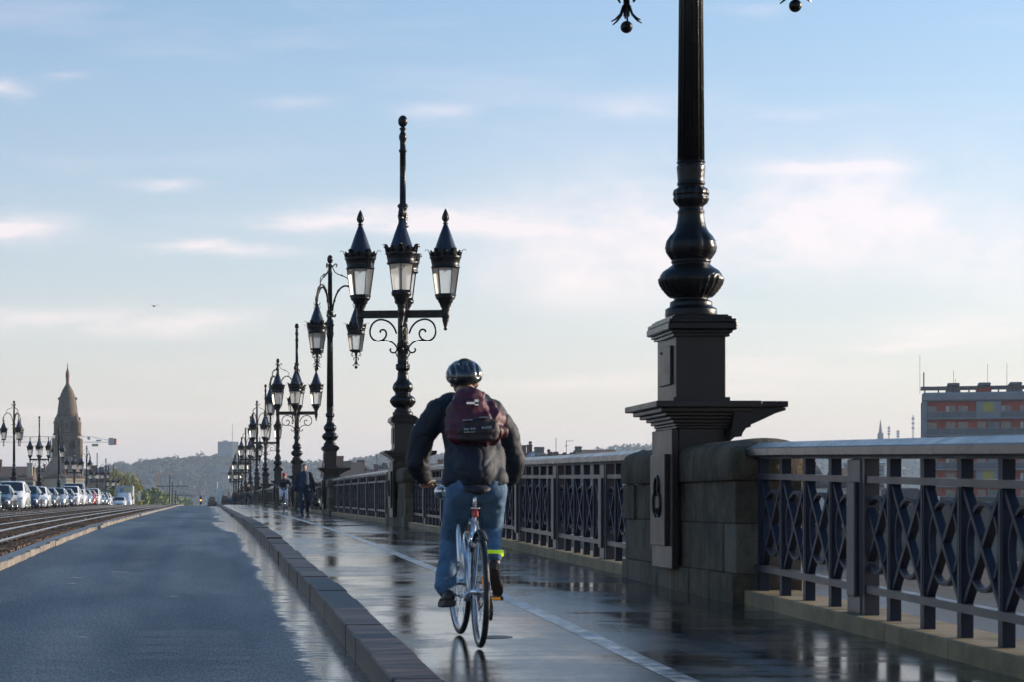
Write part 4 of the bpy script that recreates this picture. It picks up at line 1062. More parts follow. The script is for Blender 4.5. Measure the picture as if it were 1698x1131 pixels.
st_ = MB(); st_.tube([tuple(HC + Vector((.088,-.01,.01))), tuple(HC + Vector((.086,.01,-.05))), tuple(HC + Vector((.03,.05,-.115)))], .006, 5); st_.build('chin_strap', M['dark'], rider)
# --- backpack (held by the rider, so a thing of its own)
bp = empty('backpack', L(787, 690, 13.56) + O, 0, 'dark red and black backpack worn on the cyclist\'s back', 'backpack')
BO = O - bp.location
def LB(x, y, Y): return J(x, y, Y) - bp.location
k = MB()
lean = lambda y: 13.60 - (y-640)*.0019 + .0
for (x, y, rx, rz, ry) in ((778,662,.10,.07,.08),(780,680,.155,.085,.11),(786,700,.188,.095,.13),(788,716,.192,.085,.135),(784,727,.165,.055,.12)):
    k.ell(LB(x, y, 13.62 - (y-660)*.0020), (rx, ry, rz), 22, 14)
def bpd(co, n):
    f = wr(.011, 10, (1,1,.6), 21)(co, n)
    if co.x > .05: f += .018*(1-abs(noise.noise(Vector((co.x*16, co.y*8, co.z*7))))*3)
    return f
bpm = remesh(k, 'bag_body', M['maroon'], bp, .009, 4, bpd)
k = MB()
for (x, y, rx, rz, ry) in ((795,702,.115,.034,.05),(794,716,.135,.045,.055),(792,728,.125,.026,.045)): k.ell(LB(x, y, 13.378 - (y-704)*.0008), (rx, ry, rz), 20, 12)
k.bevbox(*[v for v in (LB(795,700,13.5).x-.10, LB(795,700,13.5).x+.10, -.225,-.16, LB(0,732,13.45).z, LB(0,696,13.45).z)], .02)
M['pocket'] = mat('black_maroon_pocket', (.022,.008,.010), .62, 0, .3, 12, .3, 90); pk = remesh(k, 'front_pocket', M['pocket'], bp, .009, 3, wr(.005, 14, (1,1,1), 31))
k = MB(); k.smooth = True
k.tube(catmull([tuple(LB(765,663,13.60)), tuple(LB(767,648,13.60)), tuple(LB(778,643,13.62)), tuple(LB(788,648,13.60)), tuple(LB(790,662,13.58))],5), .008, 6); k.build('carry_handle', M['blackn'], bp)
k = MB(); k.smooth = True; k.tube(catmull([tuple(LB(753,668,13.56)), tuple(LB(749,680,13.53)), tuple(LB(748,690,13.525)), tuple(LB(749,704,13.52))],4), .005, 5); k.tube(catmull([tuple(LB(756,655,13.62)), tuple(LB(752,662,13.58)), tuple(LB(750,670,13.55))],4), .005, 5); k.build('piping', M['white'], bp)
for sx, xs in ((-1,(742,737,740)),(1,(806,820,826))):
    k = MB(); k.smooth = True; k.tube(catmull([tuple(LB(xs[0]+(6 if sx < 0 else -4),662,13.80)), tuple(LB(xs[0],664,13.72)), tuple(LB(xs[1],684,13.66)), tuple(LB(xs[2],706,13.62))],4), .014, 6, sq=(1,.4)); k.build('shoulder_strap', M['blackn'], bp)
# small light prints on the pocket (illegible word marks in the photograph)
def mark(x0, x1, y, h, Y):
    a = LB(x0, y, Y); b_ = LB(x1, y-1, Y); k = MB(); n = max(4, int((x1-x0)/2.6)); rn = random.Random(int(x0*7+y)); wv = (b_-a)/n
    for i in range(n):
        p = a + wv*i; hh = h*rn.uniform(.55,1)/270
        if rn.random() < .12: continue
        k.box(p.x, p.x+wv.x*.72, p.y-.004, p.y+.03, p.z, p.z+hh)
    return k
for i, (x0, x1, y, h) in enumerate(((768,787,698.5,2.0),(795,814,694,2.2),(770,789,714,4.0),(770,789,718.5,2.2),(799,816,712,4.2))):
    mm = mark(x0, x1, y, h, 13.322 - (y-700)*.0008); mm.build('print', M['white'], bp)
k = MB(); a = LB(773,671,13.48); k.box(a.x, a.x+.075, -.10, -.088, a.z, a.z+.012); k.box(a.x+.05, a.x+.075, -.10,-.088, a.z-.008, a.z+.028); k.build('buckle', M['chrome'], bp)
# ------------------------------------------------------------------ other people
M['navy'] = mat('navy_cloth', (.008,.013,.030), .75, 0, .3, 8); M['shirt'] = mat('blue_shirt', (.013,.030,.065), .8, 0, .3, 9)
M['bluej'] = mat('mid_blue_jeans', (.012,.024,.050), .8, 0, .3, 9); M['whitet'] = mat('white_trousers', (.75,.72,.75), .75, 0, .12, 9)
M['redcap'] = mat('red_cap', (.45,.02,.03), .5); M['brownh'] = mat('light_brown_hair', (.20,.11,.05), .6); M['brown'] = mat('brown_coat', (.035,.022,.016), .8, 0, .3, 9)
M['black'] = mat('black_leather', (.010,.010,.012), .35, 0, .3, 9)
def small_head(b, c):
    b.ell(c, (.075,.092,.115), 14, 10); b.ell(c + Vector((0,-.09,-.01)), (.014,.02,.026), 8, 6); b.ell(c + Vector((0,-.05,-.07)), (.045,.04,.04), 10, 8)
    for sx in (-1,1): b.ell(c + Vector((sx*.078,0,-.01)), (.012,.02,.03), 8, 6)
# walking man with bag, faces the camera
my = 73; mp = empty('person', (3.24, my, deck(my)), 0, 'heavy-set man in navy jacket and jeans walking towards the camera with a bag', 'person')
b = MB(); hc = Vector((.0,-.02,1.60)); small_head(b, hc); b.cap((0,0,1.5),(0,0,1.38),.055,.07)
b.cap((-.18,0,1.36),(.18,0,1.36),.06,.06); b.cap((0,0,1.3),(0,0,.95),.15,.15)
lh, rh = Vector((-.33,-.06,.80)), Vector((.36,.03,.78))
b.cap((-.22,0,1.33),(-.31,.03,1.06),.05,.045); b.cap((-.31,.03,1.06),lh,.04,.03); b.cap((.22,0,1.33),(.33,.02,1.06),.05,.045); b.cap((.33,.02,1.06),rh,.04,.03)
def hand(b, p, dirn=Vector((0,0,-1)), curl=True, fwd=-1):
    b.ell(p + dirn*.035, (.018,.038,.045), 8, 6)
    for i in range(4):
        y = -.028 + .019*i; q = p + dirn*.075 + Vector((0,y,0)); b.cap(q, q + dirn*(.028 + .004*(i in (1,2))) + Vector((.012,0,0)), .010, .0095, 6); b.cap(q + dirn*.03 + Vector((.012,0,0)), q + dirn*.018 + Vector((.034,0,0)), .0095,.009,6)
    b.cap(p + dirn*.03 + Vector((0,fwd*.035,0)), p + dirn*.065 + Vector((.012,fwd*.052,0)), .011,.010,6)
hand(b, lh); hand(b, rh)
fk, bk = (Vector((-.10,-.10,.50)), Vector((-.08,-.22,.09))), (Vector((.11,.04,.50)), Vector((.13,.34,.16)))
for hx, (kn, an) in ((-.10,fk),(.10,bk)): b.cap((hx,0,.92), kn, .08,.055); b.cap(kn, an, .05,.04)
remesh(b, 'body', M['skin'], mp, .0125, 2)
q = MB(); q.ell(hc + Vector((0,.018,.03)), (.082,.095,.10), 14, 10); q.build('hair', M['hair'], mp)
for sx in (-1,1): q = MB(); q.ell(hc + Vector((sx*.03,-.083,.012)), (.010,.006,.005), 6, 4); q.build('eye', M['dark'], mp)
t = MB(); t.cap((-.09,0,.94),(.09,0,.94),.13,.13)
for hx, (kn, an) in ((-.10,fk),(.10,bk)): t.cap((hx,0,.90), kn, .115,.085); t.cap(kn, an, .085,.078)
remesh(t, 'jeans', M['bluej'], mp, .02, 2, wr(.010, 9, (1,1,2), 2))
t = MB(); t.cap((0,-.02,1.33),(0,-.05,.98),.17,.175,14,(1,.9)); remesh(t, 'shirt', M['shirt'], mp, .02, 2, wr(.006, 9, (1,1,1), 6))
t = MB()
for sx, eb, hd in ((-1,Vector((-.31,.03,1.06)),lh),(1,Vector((.33,.02,1.06)),rh)):
    t.cap((sx*.16,.03,1.37),(sx*.15,.03,.84),.095,.11); t.cap((sx*.22,0,1.34), eb, .085,.072); t.cap(eb, eb.lerp(hd,.85), .07,.055)
t.cap((0,.07,1.35),(0,.08,.86),.15,.16)
remesh(t, 'jacket', M['navy'], mp, .02, 2, wr(.010, 9, (1,1,1.5), 8))
q = MB(); q.smooth = True; q.tube([(-.14,-.10,1.36),(.0,-.22,1.12),(.17,-.19,.92)], .018, 6); q.build('bag_strap', M['black'], mp)
for an, dy in ((fk[1],0),(bk[1],0)):
    a, s2 = shoe(an + Vector((0,.06,-.09)), an + Vector((0,-.2,-.09 if an is fk[1] else -.15)), 0, Vector((0,0,1))); o = a.build('shoe', M['black'], mp); s2.build('sole', M['dark'], o)
hb = empty('handbag', (3.24+.40, my+.03, deck(my)+.32), 0, 'soft black bag carried in the walking man\'s hand', 'bag')
q = MB(); q.ell((0,0,.14), (.15,.22,.16), 16, 10); q.ell((0,0,.07), (.16,.24,.09), 16, 10); q.bevbox(-.13,.13,-.2,.2,-.02,.1,.03); remesh(q, 'bag_body', M['black'], hb, .02, 3, wr(.012, 8, (1,1,1), 4))
q = MB(); q.smooth = True
for yy in (-.03,.03): q.tube(catmull([(-.10,yy,.24),(-.07,yy,.34),(-.02,yy*.5,.385),(.03,yy,.34),(.10,yy,.24)],4), .010, 6)
q.build('carry_handle', M['black'], hb)
# cyclist riding towards the camera
def oncoming(x, y, label, blabel, top, legs, hat, hatmat, fm, crank):
    bicycle(x, y, -1, blabel, fm, 1, crank)
    p = empty('person', (x, y, deck(y)), 0, label, 'person')
    b = MB(); hc = Vector((0.02,-.52,1.50)); small_head(b, hc); b.cap((.01,-.46,1.40),(0,-.38,1.32),.05,.06); b.cap((0,-.36,1.24),(0,-.20,.98),.12,.14)
    for sx in (-1,1):
        sh, el, ha = Vector((sx*.19,-.40,1.28)), Vector((sx*.30,-.58,1.10)), Vector((sx*.25,-.84,1.03))
        b.cap(sh, el, .045,.04); b.cap(el, ha, .036,.028); b.ell(ha + Vector((0,-.03,-.005)), (.04,.03,.018), 8, 6)
        for i in range(4): b.cap(ha + Vector((-.03+.02*i,-.045,.0)), ha + Vector((-.03+.02*i,-.07,-.03)), .010,.009,6); 
        b.cap(ha + Vector((-sx*.04,-.02,-.01)), ha + Vector((-sx*.05,-.045,-.03)), .011,.010,6)
    ca, sa = math.cos(crank), math.sin(crank); LG = []
    for sx, q_ in ((1,1),(-1,-1)):
        pd = Vector((sx*.13, -(.44 + q_*.17*ca), .285 + q_*.17*sa)); an = pd + Vector((0,.08,.11)); kn = Vector((sx*.12, -.60, .62 + q_*.10*sa)); hp_ = Vector((sx*.09,-.20,.93))
        b.cap(hp_, kn, .08,.055); b.cap(kn, an, .05,.036); LG.append((hp_, kn, an, pd))
    remesh(b, 'body', M['skin'], p, .0135, 2)
    q = MB(); q.ell(hc + Vector((0,.02,.03)), (.088,.10,.105), 14, 10); q.ell(hc + Vector((0,.06,-.06)), (.085,.05,.10), 12, 8); q.build('hair', M['brownh'] if hatmat else M['hair'], p)
    if hatmat: q = MB(); q.ell(hc + Vector((0,0,.055)), (.10,.125,.08), 16, 10); q.bevbox(-.06,.10,hc.y-.17,hc.y-.10,hc.z+.03,hc.z+.045,.005); q.build(hat, M[hatmat], p)
    t = MB(); t.cap((-.08,-.2,.94),(.08,-.2,.94),.12,.12)
    for hp_, kn, an, pd in LG: t.cap(hp_, kn, .10,.075); t.cap(kn, an, .072,.052)
    remesh(t, 'trousers', M[legs], p, .02, 2, wr(.012, 10, (1,1,2), 5))
    t = MB(); t.cap((-.15,-.38,1.28),(.15,-.38,1.28),.09,.09); t.cap((0,-.36,1.24),(0,-.22,1.00),.165,.17)
    for sx in (-1,1): t.cap((sx*.19,-.40,1.28),(sx*.30,-.58,1.10),.075,.065); t.cap((sx*.30,-.58,1.10),(sx*.26,-.80,1.04),.062,.045)
    remesh(t, 'jacket', M[top], p, .02, 2, wr(.010, 9, (1,1,1.5), 8))
    for hp_, kn, an, pd in LG:
        a, s2 = shoe(pd + Vector((0,.12,.03)), pd + Vector((0,-.1,.02)), 0, Vector((0,0,1))); o = a.build('shoe', M['black'], p); s2.build('sole', M['dark'], o)
oncoming(3.19, 92, 'cyclist in white trousers, black top and red cap riding towards the camera', 'dark bicycle ridden by the person in white trousers', 'black', 'whitet', 'cap', 'redcap', 'black', -.9)
oncoming(2.95, 160, 'distant cyclist in dark brown clothes riding towards the camera on the footway crest', 'dark bicycle of the distant brown-clad cyclist', 'brown', 'black', 'cap', None, 'black', .8)
# pedestrians seen far off
def walker(x, y, label, top, legs, crouch=0):
    p = empty('person', (x, y, deck(y)), 0, label, 'person'); k = 1-crouch
    b = MB(); hc = Vector((0,0,1.62*k)); small_head(b, hc); b.cap((0,0,1.5*k),(0,0,1.0*k),.06,.13); 
    for sx in (-1,1): b.cap((sx*.19,0,1.38*k),(sx*.26,0,1.12*k),.05,.04); b.cap((sx*.26,0,1.12*k),(sx*.24,-.1,.88*k),.04,.03); b.cap((sx*.09,0,.92*k),(sx*.1,-.06*sx,.5*k),.08,.06); b.cap((sx*.1,-.06*sx,.5*k),(sx*.1,.1*sx,.06),.055,.045)
    remesh(b, 'body', M['skin'], p, .02, 2); q = MB(); q.ell(hc + Vector((0,.02,.03)), (.085,.10,.10), 10, 8); q.build('hair', M['brownh'], p)
    t = MB(); t.cap((0,0,1.38*k),(0,0,.95*k),.18,.17)
    for sx in (-1,1): t.cap((sx*.19,0,1.38*k),(sx*.26,0,1.12*k),.075,.065); t.cap((sx*.26,0,1.12*k),(sx*.24,-.09,.92*k),.06,.05)
    remesh(t, 'coat', M[top], p, .025, 2); t = MB()
    for sx in (-1,1): t.cap((sx*.09,0,.92*k),(sx*.1,-.06*sx,.5*k),.10,.08); t.cap((sx*.1,-.06*sx,.5*k),(sx*.1,.1*sx,.10),.075,.065)
    remesh(t, 'trousers', M[legs], p, .025, 2)
walker(2.75, 222, 'far pedestrian in a pale red coat near the far end of the right footway', 'maroon', 'bluej', .12)
# ------------------------------------------------------------------ traffic
def paint(n, c, r=.22, metal=.3): return mat(n, c, r, metal, .06, 3, coat=.8)
CP = {'white': paint('white_car_paint', (.62,.63,.64), .25, 0), 'silver': paint('silver_car_paint', (.42,.44,.46), .25, .6), 'navy': paint('dark_blue_car_paint', (.02,.03,.07)), 'grey': paint('dark_grey_car_paint', (.06,.065,.07)),
      'red': paint('red_car_paint', (.35,.02,.03)), 'teal': paint('pale_teal_car_paint', (.28,.40,.40)), 'blue': paint('blue_car_paint', (.04,.07,.16))}
M['hl'] = mat('headlamp_glass', (.75,.76,.75), .08, .3); M['plate'] = mat('number_plate', (.6,.6,.58), .4); M['bumper'] = mat('dark_bumper_plastic', (.02,.02,.022), .5)
TY = {  # stations y: (y, halfwidth, zb, zs, zt, wt)
 'hatch': dict(L=3.9, H=1.46, st=[(0,.62,.30,.52,.62,.5),(.06,.74,.20,.62,.72,.62),(.5,.82,.18,.78,.88,.66),(1.05,.84,.18,.88,.99,.66),(1.75,.85,.18,.93,1.43,.55),(2.6,.85,.18,.96,1.46,.54),(3.5,.82,.20,.98,1.36,.50),(3.82,.76,.28,.9,.98,.6),(3.9,.68,.36,.75,.8,.55)], ws=(3,4), win=(1.25,3.45)),
 'mpv': dict(L=4.1, H=1.66, st=[(0,.62,.30,.58,.72,.5),(.06,.76,.20,.72,.84,.64),(.4,.84,.18,.90,1.0,.68),(.8,.86,.18,.98,1.10,.68),(1.6,.87,.18,1.02,1.62,.60),(2.7,.87,.18,1.04,1.66,.60),(3.8,.84,.20,1.06,1.58,.56),(4.02,.78,.28,.98,1.1,.6),(4.1,.7,.36,.8,.85,.55)], ws=(3,4), win=(1.0,3.7)),
 'saloon': dict(L=4.4, H=1.42, st=[(0,.62,.28,.5,.60,.5),(.06,.76,.20,.60,.70,.62),(.6,.84,.18,.76,.84,.68),(1.3,.86,.18,.84,.94,.68),(2.0,.86,.18,.90,1.38,.56),(2.8,.86,.18,.92,1.42,.55),(3.6,.85,.20,.93,1.05,.62),(4.32,.78,.28,.86,.92,.6),(4.4,.7,.36,.7,.75,.55)], ws=(3,4), win=(1.5,3.3)),
 'van': dict(L=4.8, H=1.95, st=[(0,.68,.30,.62,.80,.55),(.06,.84,.20,.78,.94,.7),(.5,.92,.18,1.0,1.12,.76),(.9,.94,.18,1.08,1.22,.76),(1.7,.95,.18,1.12,1.90,.74),(2.9,.95,.18,1.15,1.95,.76),(4.5,.93,.20,1.15,1.92,.74),(4.74,.9,.28,1.1,1.5,.7),(4.8,.8,.36,.9,1.2,.6)], ws=(3,4), win=(1.1,2.6)),
}
def ring_(y, w, zb, zs, zt, wt):
    h = [(w*.86,zb),(w*.98,zb+.10),(w,(zb+zs)/2),(w*.985,zs-.05),(w*.95,zs),(wt+(w-wt)*.12,zt-.07),(wt,zt-.015),(wt*.6,zt)]
    return [(x,y,z) for x,z in h] + [(-x,y,z) for x,z in h[::-1]]
CARK = {}
def car(kind, colr, x, y, label, nid=0, driver=False, yaw=0):
    T = TY[kind]; key = (kind, colr)
    if key not in CARK:
        K = []
        st = T['st']; m = MB(); m.loft([ring_(*s) for s in st], True, True); K.append(('body', m.mesh('body', CP[colr]), None))
        a, b_ = st[T['ws'][0]], st[T['ws'][1]]
        g = MB(); n = Vector((0, -(b_[4]-a[4]), b_[0]-a[0])).normalized()*.014
        p = lambda x, t: tuple(Vector((x, a[0]+(b_[0]-a[0])*t, a[4]+(b_[4]-a[4])*t - (.0 if abs(x) < .5 else .012))) + n)
        g.add([p(-a[5]*1.0,.05),p(-.3,.03),p(.3,.03),p(a[5]*1.0,.05),p(b_[5]*.97,.90),p(.3,.93),p(-.3,.93),p(-b_[5]*.97,.90)], [(0,1,6,7),(1,2,5,6),(2,3,4,5)], True); K.append(('windscreen', g.mesh('windscreen', M['carglass']), None))
        w0, w1 = T['win']; s4, s5, s6 = st[4], st[5], st[6]
        for sx in (-1,1):
            g = MB(); zs = s4[3]+.03; zt = s4[4]-.13
            xs = s4[1]*.96+.012; xt = s4[5] + (s4[1]-s4[5])*.22 + .012
            g.add([(sx*xs,w0+.05,zs),(sx*xs,w1,zs+.03),(sx*xt,min(w1-.3,s6[0]-.25),zt+.02),(sx*xt,s4[0]+.08,zt)], [(0,1,2,3)], False); K.append(('side_window', g.mesh('side_window', M['carglass']), None))
            q = MB(); q.ell((sx*(st[1][1]-.13), .10, st[1][3]-.02 + (.03 if kind != 'saloon' else 0)), (.15,.10,.075), 12, 8); K.append(('headlight', q.mesh('headlight', M['hl']), None))
            q = MB(); q.ell((sx*(s4[1]+.09), s4[0]-.42, s4[3]+.05), (.10,.06,.07), 10, 6); K.append(('mirror', q.mesh('mirror', CP[colr] if kind != 'van' else M['bumper']), None))
        q = MB(); q.bevbox(-.32,.32,-.02,.10,st[0][3]-.02,st[0][3]+.09,.015); K.append(('grille', q.mesh('grille', M['bumper']), None))
        q = MB(); q.bevbox(-.55,.55,-.03,.15,.22,.36,.02); K.append(('bumper_intake', q.mesh('bumper_intake', M['bumper']), None))
        q = MB(); q.bevbox(-.26,.26,-.045,-.031,.38,.49,.003); K.append(('number_plate', q.mesh('number_plate', M['plate']), None))
        for yy in (.72, T['L']-.75):
            for sx in (-1,1):
                q = MB(); q.T = Matrix.Translation((sx*(st[3][1]-.09),yy,.31)) @ Matrix.Rotation(R(90),4,'Y'); q.lathe([(.2,-.10),(.30,-.09),(.31,-.06),(.31,.06),(.30,.09),(.2,.10)], 18)
                r_ = MB(); r_.T = Matrix.Translation((sx*(st[3][1]+.012),yy,.31)) @ Matrix.Rotation(R(90),4,'Y'); r_.lathe([(.02,-.01),(.19,-.008),(.20,.008),(.03,.012)], 14)
                K.append(('wheel', q.mesh('wheel', M['rubber']), r_.mesh('hubcap', M['chrome'])))
        CARK[key] = K
    e = empty('parked_car' if kind != 'van' else 'white_van', (x, y, deck(y)-.165), yaw, label, 'car' if kind != 'van' else 'van', 'queue of cars in the oncoming lane')
    e.name = 'car' if kind != 'van' else 'van'
    e.rotation_euler[0] = math.atan2(deck(y+3)-deck(y), 3)
    for n_, me, sub in CARK[key]:
        o = ob(n_, me, e)
        if sub: ob('hubcap', sub, o)
    if driver:
        z = {'mpv':1.28,'hatch':1.08,'saloon':1.05,'van':1.5}[kind]
    return e
XC = -9.75
QUEUE = [('hatch','teal',99,'pale teal hatchback half cut off at the left edge of the photo'),('saloon','grey',107.5,'dark grey car with shiny side in front of the white people carrier'),('mpv','white',115.8,'large white people carrier, nearest fully visible car in the queue'),
 ('hatch','navy',125,'dark blue car directly behind the white people carrier'),('hatch','white',132,'small white hatchback between two dark cars'),('saloon','grey',139.5,'dark grey car behind the small white hatchback'),
 ('hatch','silver',149,'silver grey hatchback with a dark grille in the middle of the queue'),('saloon','navy',157,'dark blue saloon squeezed between the silver hatchback and a tall vehicle'),('mpv','white',165,'white car with one bright headlamp in mid queue'),
 ('hatch','white',173,'white hatchback just before the red car'),('hatch','silver',181,'slim silver car directly in front of the red car'),('hatch','red',188.5,'only red car in the queue'),('mpv','white',196,'white car just behind the red car'),
 ('saloon','blue',204,'dark blue saloon near the crest of the bridge'),('hatch','grey',211.5,'grey car near the crest, behind the dark blue saloon'),('hatch','white',219,'last small white car before the wide white one')]
for kd, c, y, lab in QUEUE: car(kd, c, XC-TY[kd]['st'][3][1] + .0, y, lab, driver=y < 130)
car('van', 'grey', -11.0, 176, 'tall dark van with a blue-white roof rising behind the silver hatchback')
car('hatch', 'white', -10.35+.0, 252, 'wide white car seen head-on below the box lorry')
# box lorry
ly = 272; lx = -10.55; lo = empty('box_lorry', (lx, ly, deck(ly)-.165), 0, 'white box lorry with blue and yellow lettering above the cab', 'lorry', 'queue of cars in the oncoming lane')
M['lorry'] = mat('white_lorry_panel', (.38,.40,.42), .4, 0, .06, 2)
q = MB(); q.bevbox(-1.12,1.12,1.5,6.5,.75,3.05,.05); q.build('box_body', M['lorry'], lo)
q = MB(); q.loft([ring_(0,.85,.35,.9,1.05,.75), ring_(.12,.95,.3,1.1,1.25,.85), ring_(.6,.98,.3,1.2,1.45,.85), ring_(1.1,.98,.3,1.3,2.15,.80), ring_(1.55,.98,.3,1.3,2.25,.80)], True, True); q.build('cab', CP['white'], lo)
q = MB(); q.add([(-.84,.62,1.47),(.84,.62,1.47),(.78,1.06,2.04),(-.78,1.06,2.04)], [(0,1,2,3)], False); q.build('windscreen', M['carglass'], lo)
for sx in (-1,1): 
    q = MB(); q.bevbox(sx*.72-.14,sx*.72+.14,-.03,.1,.78,.95,.02); q.build('headlight', M['hl'], lo)
    q = MB(); q.bevbox(sx*1.12-.07,sx*1.12+.07,.55,.62,1.35,1.75,.02); q.build('mirror', M['bumper'], lo)
    for yy in (.7, 5.0): q = MB(); q.T = Matrix.Translation((sx*.9,yy,.4)) @ Matrix.Rotation(R(90),4,'Y'); q.lathe([(.25,-.13),(.40,-.12),(.40,.12),(.25,.13)], 16); q.build('wheel', M['rubber'], lo)
q = MB(); q.bevbox(-.7,.7,-.04,.1,.45,.72,.02); q.build('bumper', M['bumper'], lo)
def text(s, size, mt, parent, loc, rot=(R(90),0,0), name='lettering', shear=0, ext=.004):
    c = bpy.data.curves.new(name, 'FONT'); c.body = s; c.size = size; c.extrude = ext; c.shear = shear; c.offset = size*.02
    o = bpy.data.objects.new(name, c); COL.objects.link(o)
    dg = bpy.context.evaluated_depsgraph_get(); me = bpy.data.meshes.new_from_object(o.evaluated_get(dg)); COL.objects.unlink(o); bpy.data.objects.remove(o)
    me.materials.clear(); me.materials.append(mt); r = ob(name, me, parent, loc); r.rotation_euler = rot; return r
M['lblue'] = mat('blue_letter', (.02,.06,.25), .4); M['lyel'] = mat('yellow_letter', (.50,.50,.12), .4)
text('u', .85, M['lblue'], lo, (-.62,1.492,2.35), shear=.35); text('nis', .85, M['lyel'], lo, (-.14,1.492,2.35), shear=.35)
def driver(x, y, z, label):
    p = empty('person', (x, y, z), 0, label, 'person'); b = MB(); small_head(b, Vector((0,0,.25))); b.cap((0,.02,.16),(0,.03,-.2),.06,.14); b.cap((-.15,.03,.02),(.15,.03,.02),.07,.07)
    for sx in (-1,1): b.cap((sx*.2,.03,.0),(sx*.24,-.18,-.2),.05,.04); b.cap((sx*.24,-.18,-.2),(sx*.15,-.4,-.12),.04,.03)
    remesh(b, 'body', M['skin'], p, .02, 2)
# ------------------------------------------------------------------ red flats across the river
def wmat(name, c, r=.8, var=.15, sc=.5, bump=.2): return mat(name, c, r, 0, var, sc, bump, 3)
M['rwall'] = wmat('red_render', (.40,.055,.030), var=.25); M['gwall'] = wmat('grey_concrete_facade', (.23,.24,.25), var=.15); M['bpan'] = mat('blue_grey_balcony_panel', (.055,.075,.10), .35)
M['fglass'] = mat('flat_window_glass', (.05,.065,.08), .12, 0, .4, .6, spec=.8); M['yblind'] = mat('mustard_blind', (.38,.30,.04), .7); M['roofk'] = wmat('roof_concrete', (.12,.115,.12))
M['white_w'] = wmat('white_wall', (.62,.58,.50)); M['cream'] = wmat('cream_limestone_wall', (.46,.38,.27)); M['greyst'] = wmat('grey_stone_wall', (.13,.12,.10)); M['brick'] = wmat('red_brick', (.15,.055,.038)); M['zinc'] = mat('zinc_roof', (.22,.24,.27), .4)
def tile_mat(name, c1, c2):
    m, n, b = nodes_mat(name); k = NB(n); geo = k.n('ShaderNodeNewGeometry'); wp = geo.outputs['Position']
    f = k.noise(wp, 1.2, 6, .8, (2.2,2.2,2.2)); k.l(k.mix(k.rng(f, .35, .65), c1, c2), b.inputs['Base Color']); b.inputs['Roughness'].default_value = .8
    w = k.n('ShaderNodeTexWave'); w.inputs['Scale'].default_value = 1.6; k.l(wp, w.inputs['Vector']); k.l(k.bump(w.outputs['Fac'], .6, .1), b.inputs['Normal']); return m
M['tile'] = tile_mat('clay_roof_tiles', (.05,.03,.02), (.13,.078,.05)); M['tiled'] = tile_mat('old_dark_roof_tiles', (.03,.023,.018), (.07,.05,.036))
FY = 360; fx = lambda x: (x-345)*.1; fz = lambda y: (830-y)*.1
fl = empty('apartment_block', (fx(1533), FY, -5.2), 0, 'red and grey apartment block with blue-grey balconies across the river at the right edge', 'apartment block')
fl.rotation_euler[2] = R(-18)
o_ = fl.location
def FB(name, mt, x0, x1, y0, y1, ya, yb, parent=None, bev=0, kind=None):
    m = MB(); c = (fx(x0)-o_.x, fx(x1)-o_.x, ya, yb, fz(y1)-o_.z, fz(y0)-o_.z)
    (m.bevbox(*c, bev) if bev else m.box(*c)); o = m.build(name, M[mt], parent or fl)
    if kind: o['kind'] = kind
    return o
XE = 2060
FB('main_wall', 'rwall', 1536, XE, 667, 880, 1.2, 14)
FB('parapet_band', 'gwall', 1529, XE, 652, 666.6, -.1, 14.2, bev=.25)
FB('end_pier', 'gwall', 1529, 1537, 666.7, 880, -.1, 14.1); FB('end_wall', 'rwall', 1527.6, 1528.9, 668, 880, .4, 13.6)
storeys = [694.4 + 28*i for i in range(7)]
for i, yb in enumerate(storeys):
    FB('floor_slab', 'gwall', 1537.2, XE, yb-.2, yb+2.2, -.55, 1.19)
    yt = yb - 27.6 + (0 if i else 1.0)
    x = 1537.5; bay = 0
    while x < XE-40:
        # a wide balcony bay of 76 px then a bay of 39 px
        w0, w1 = x, x+76
        FB('balcony_front', 'bpan', w0, w1, yb-9.6, yb-.6, -.5, -.42); FB('balcony_rail', 'gwall', w0, w1, yb-11, yb-10.2, -.52, -.42)
        for xx in (w0+20, w0+38, w0+57): FB('balcony_post', 'gwall', xx, xx+.7, yb-10.2, yb-.6, -.53, -.5)
        for a, b_ in ((0,15),(29,44),(48.5,64)):
            wf = FB('window', 'fglass', w0+a, w0+b_, yt+6.5, yb-1, 1.10, 1.19)
            FB('window_frame', 'gwall', w0+a+7.2, w0+a+8.2, yt+6.6, yb-1.1, 1.05, 1.099, wf)
            if (int(x)+i+int(a)) % 3 == 0: FB('curtain', 'white_w', w0+a+.6, w0+a+5, yt+7, yb-2, 1.06, 1.099, wf)
        s0, s1 = w1+.3, w1+39
        if i % 2 == 0:
            FB('blank_panel', 'gwall', s0, s1, yt+.2, yb-.3, .0, 1.18); FB('window_blind', 'yblind', s0+10, s0+27, yt+3.5 if i else yt+2.5, yt+17, -.06, -.005); FB('window_sill', 'gwall', s0+8.5, s0+28.5, yt+17.1, yt+19.5, -.12, -.01)
        else:
            FB('balcony_front', 'bpan', s0, s1, yb-9.6, yb-.6, -.5, -.42); FB('balcony_rail', 'gwall', s0, s1, yb-11, yb-10.2, -.52, -.42); FB('column', 'gwall', s0+18.5, s0+20, yt+.3, yb-.3, -.2, .2)
            FB('window', 'fglass', s0+2, s0+16, yt+6, yb-1, 1.1, 1.19); FB('blank_panel', 'gwall', s0+21, s0+36, yt+6, yb-1, .9, 1.18)
        x += 115.5
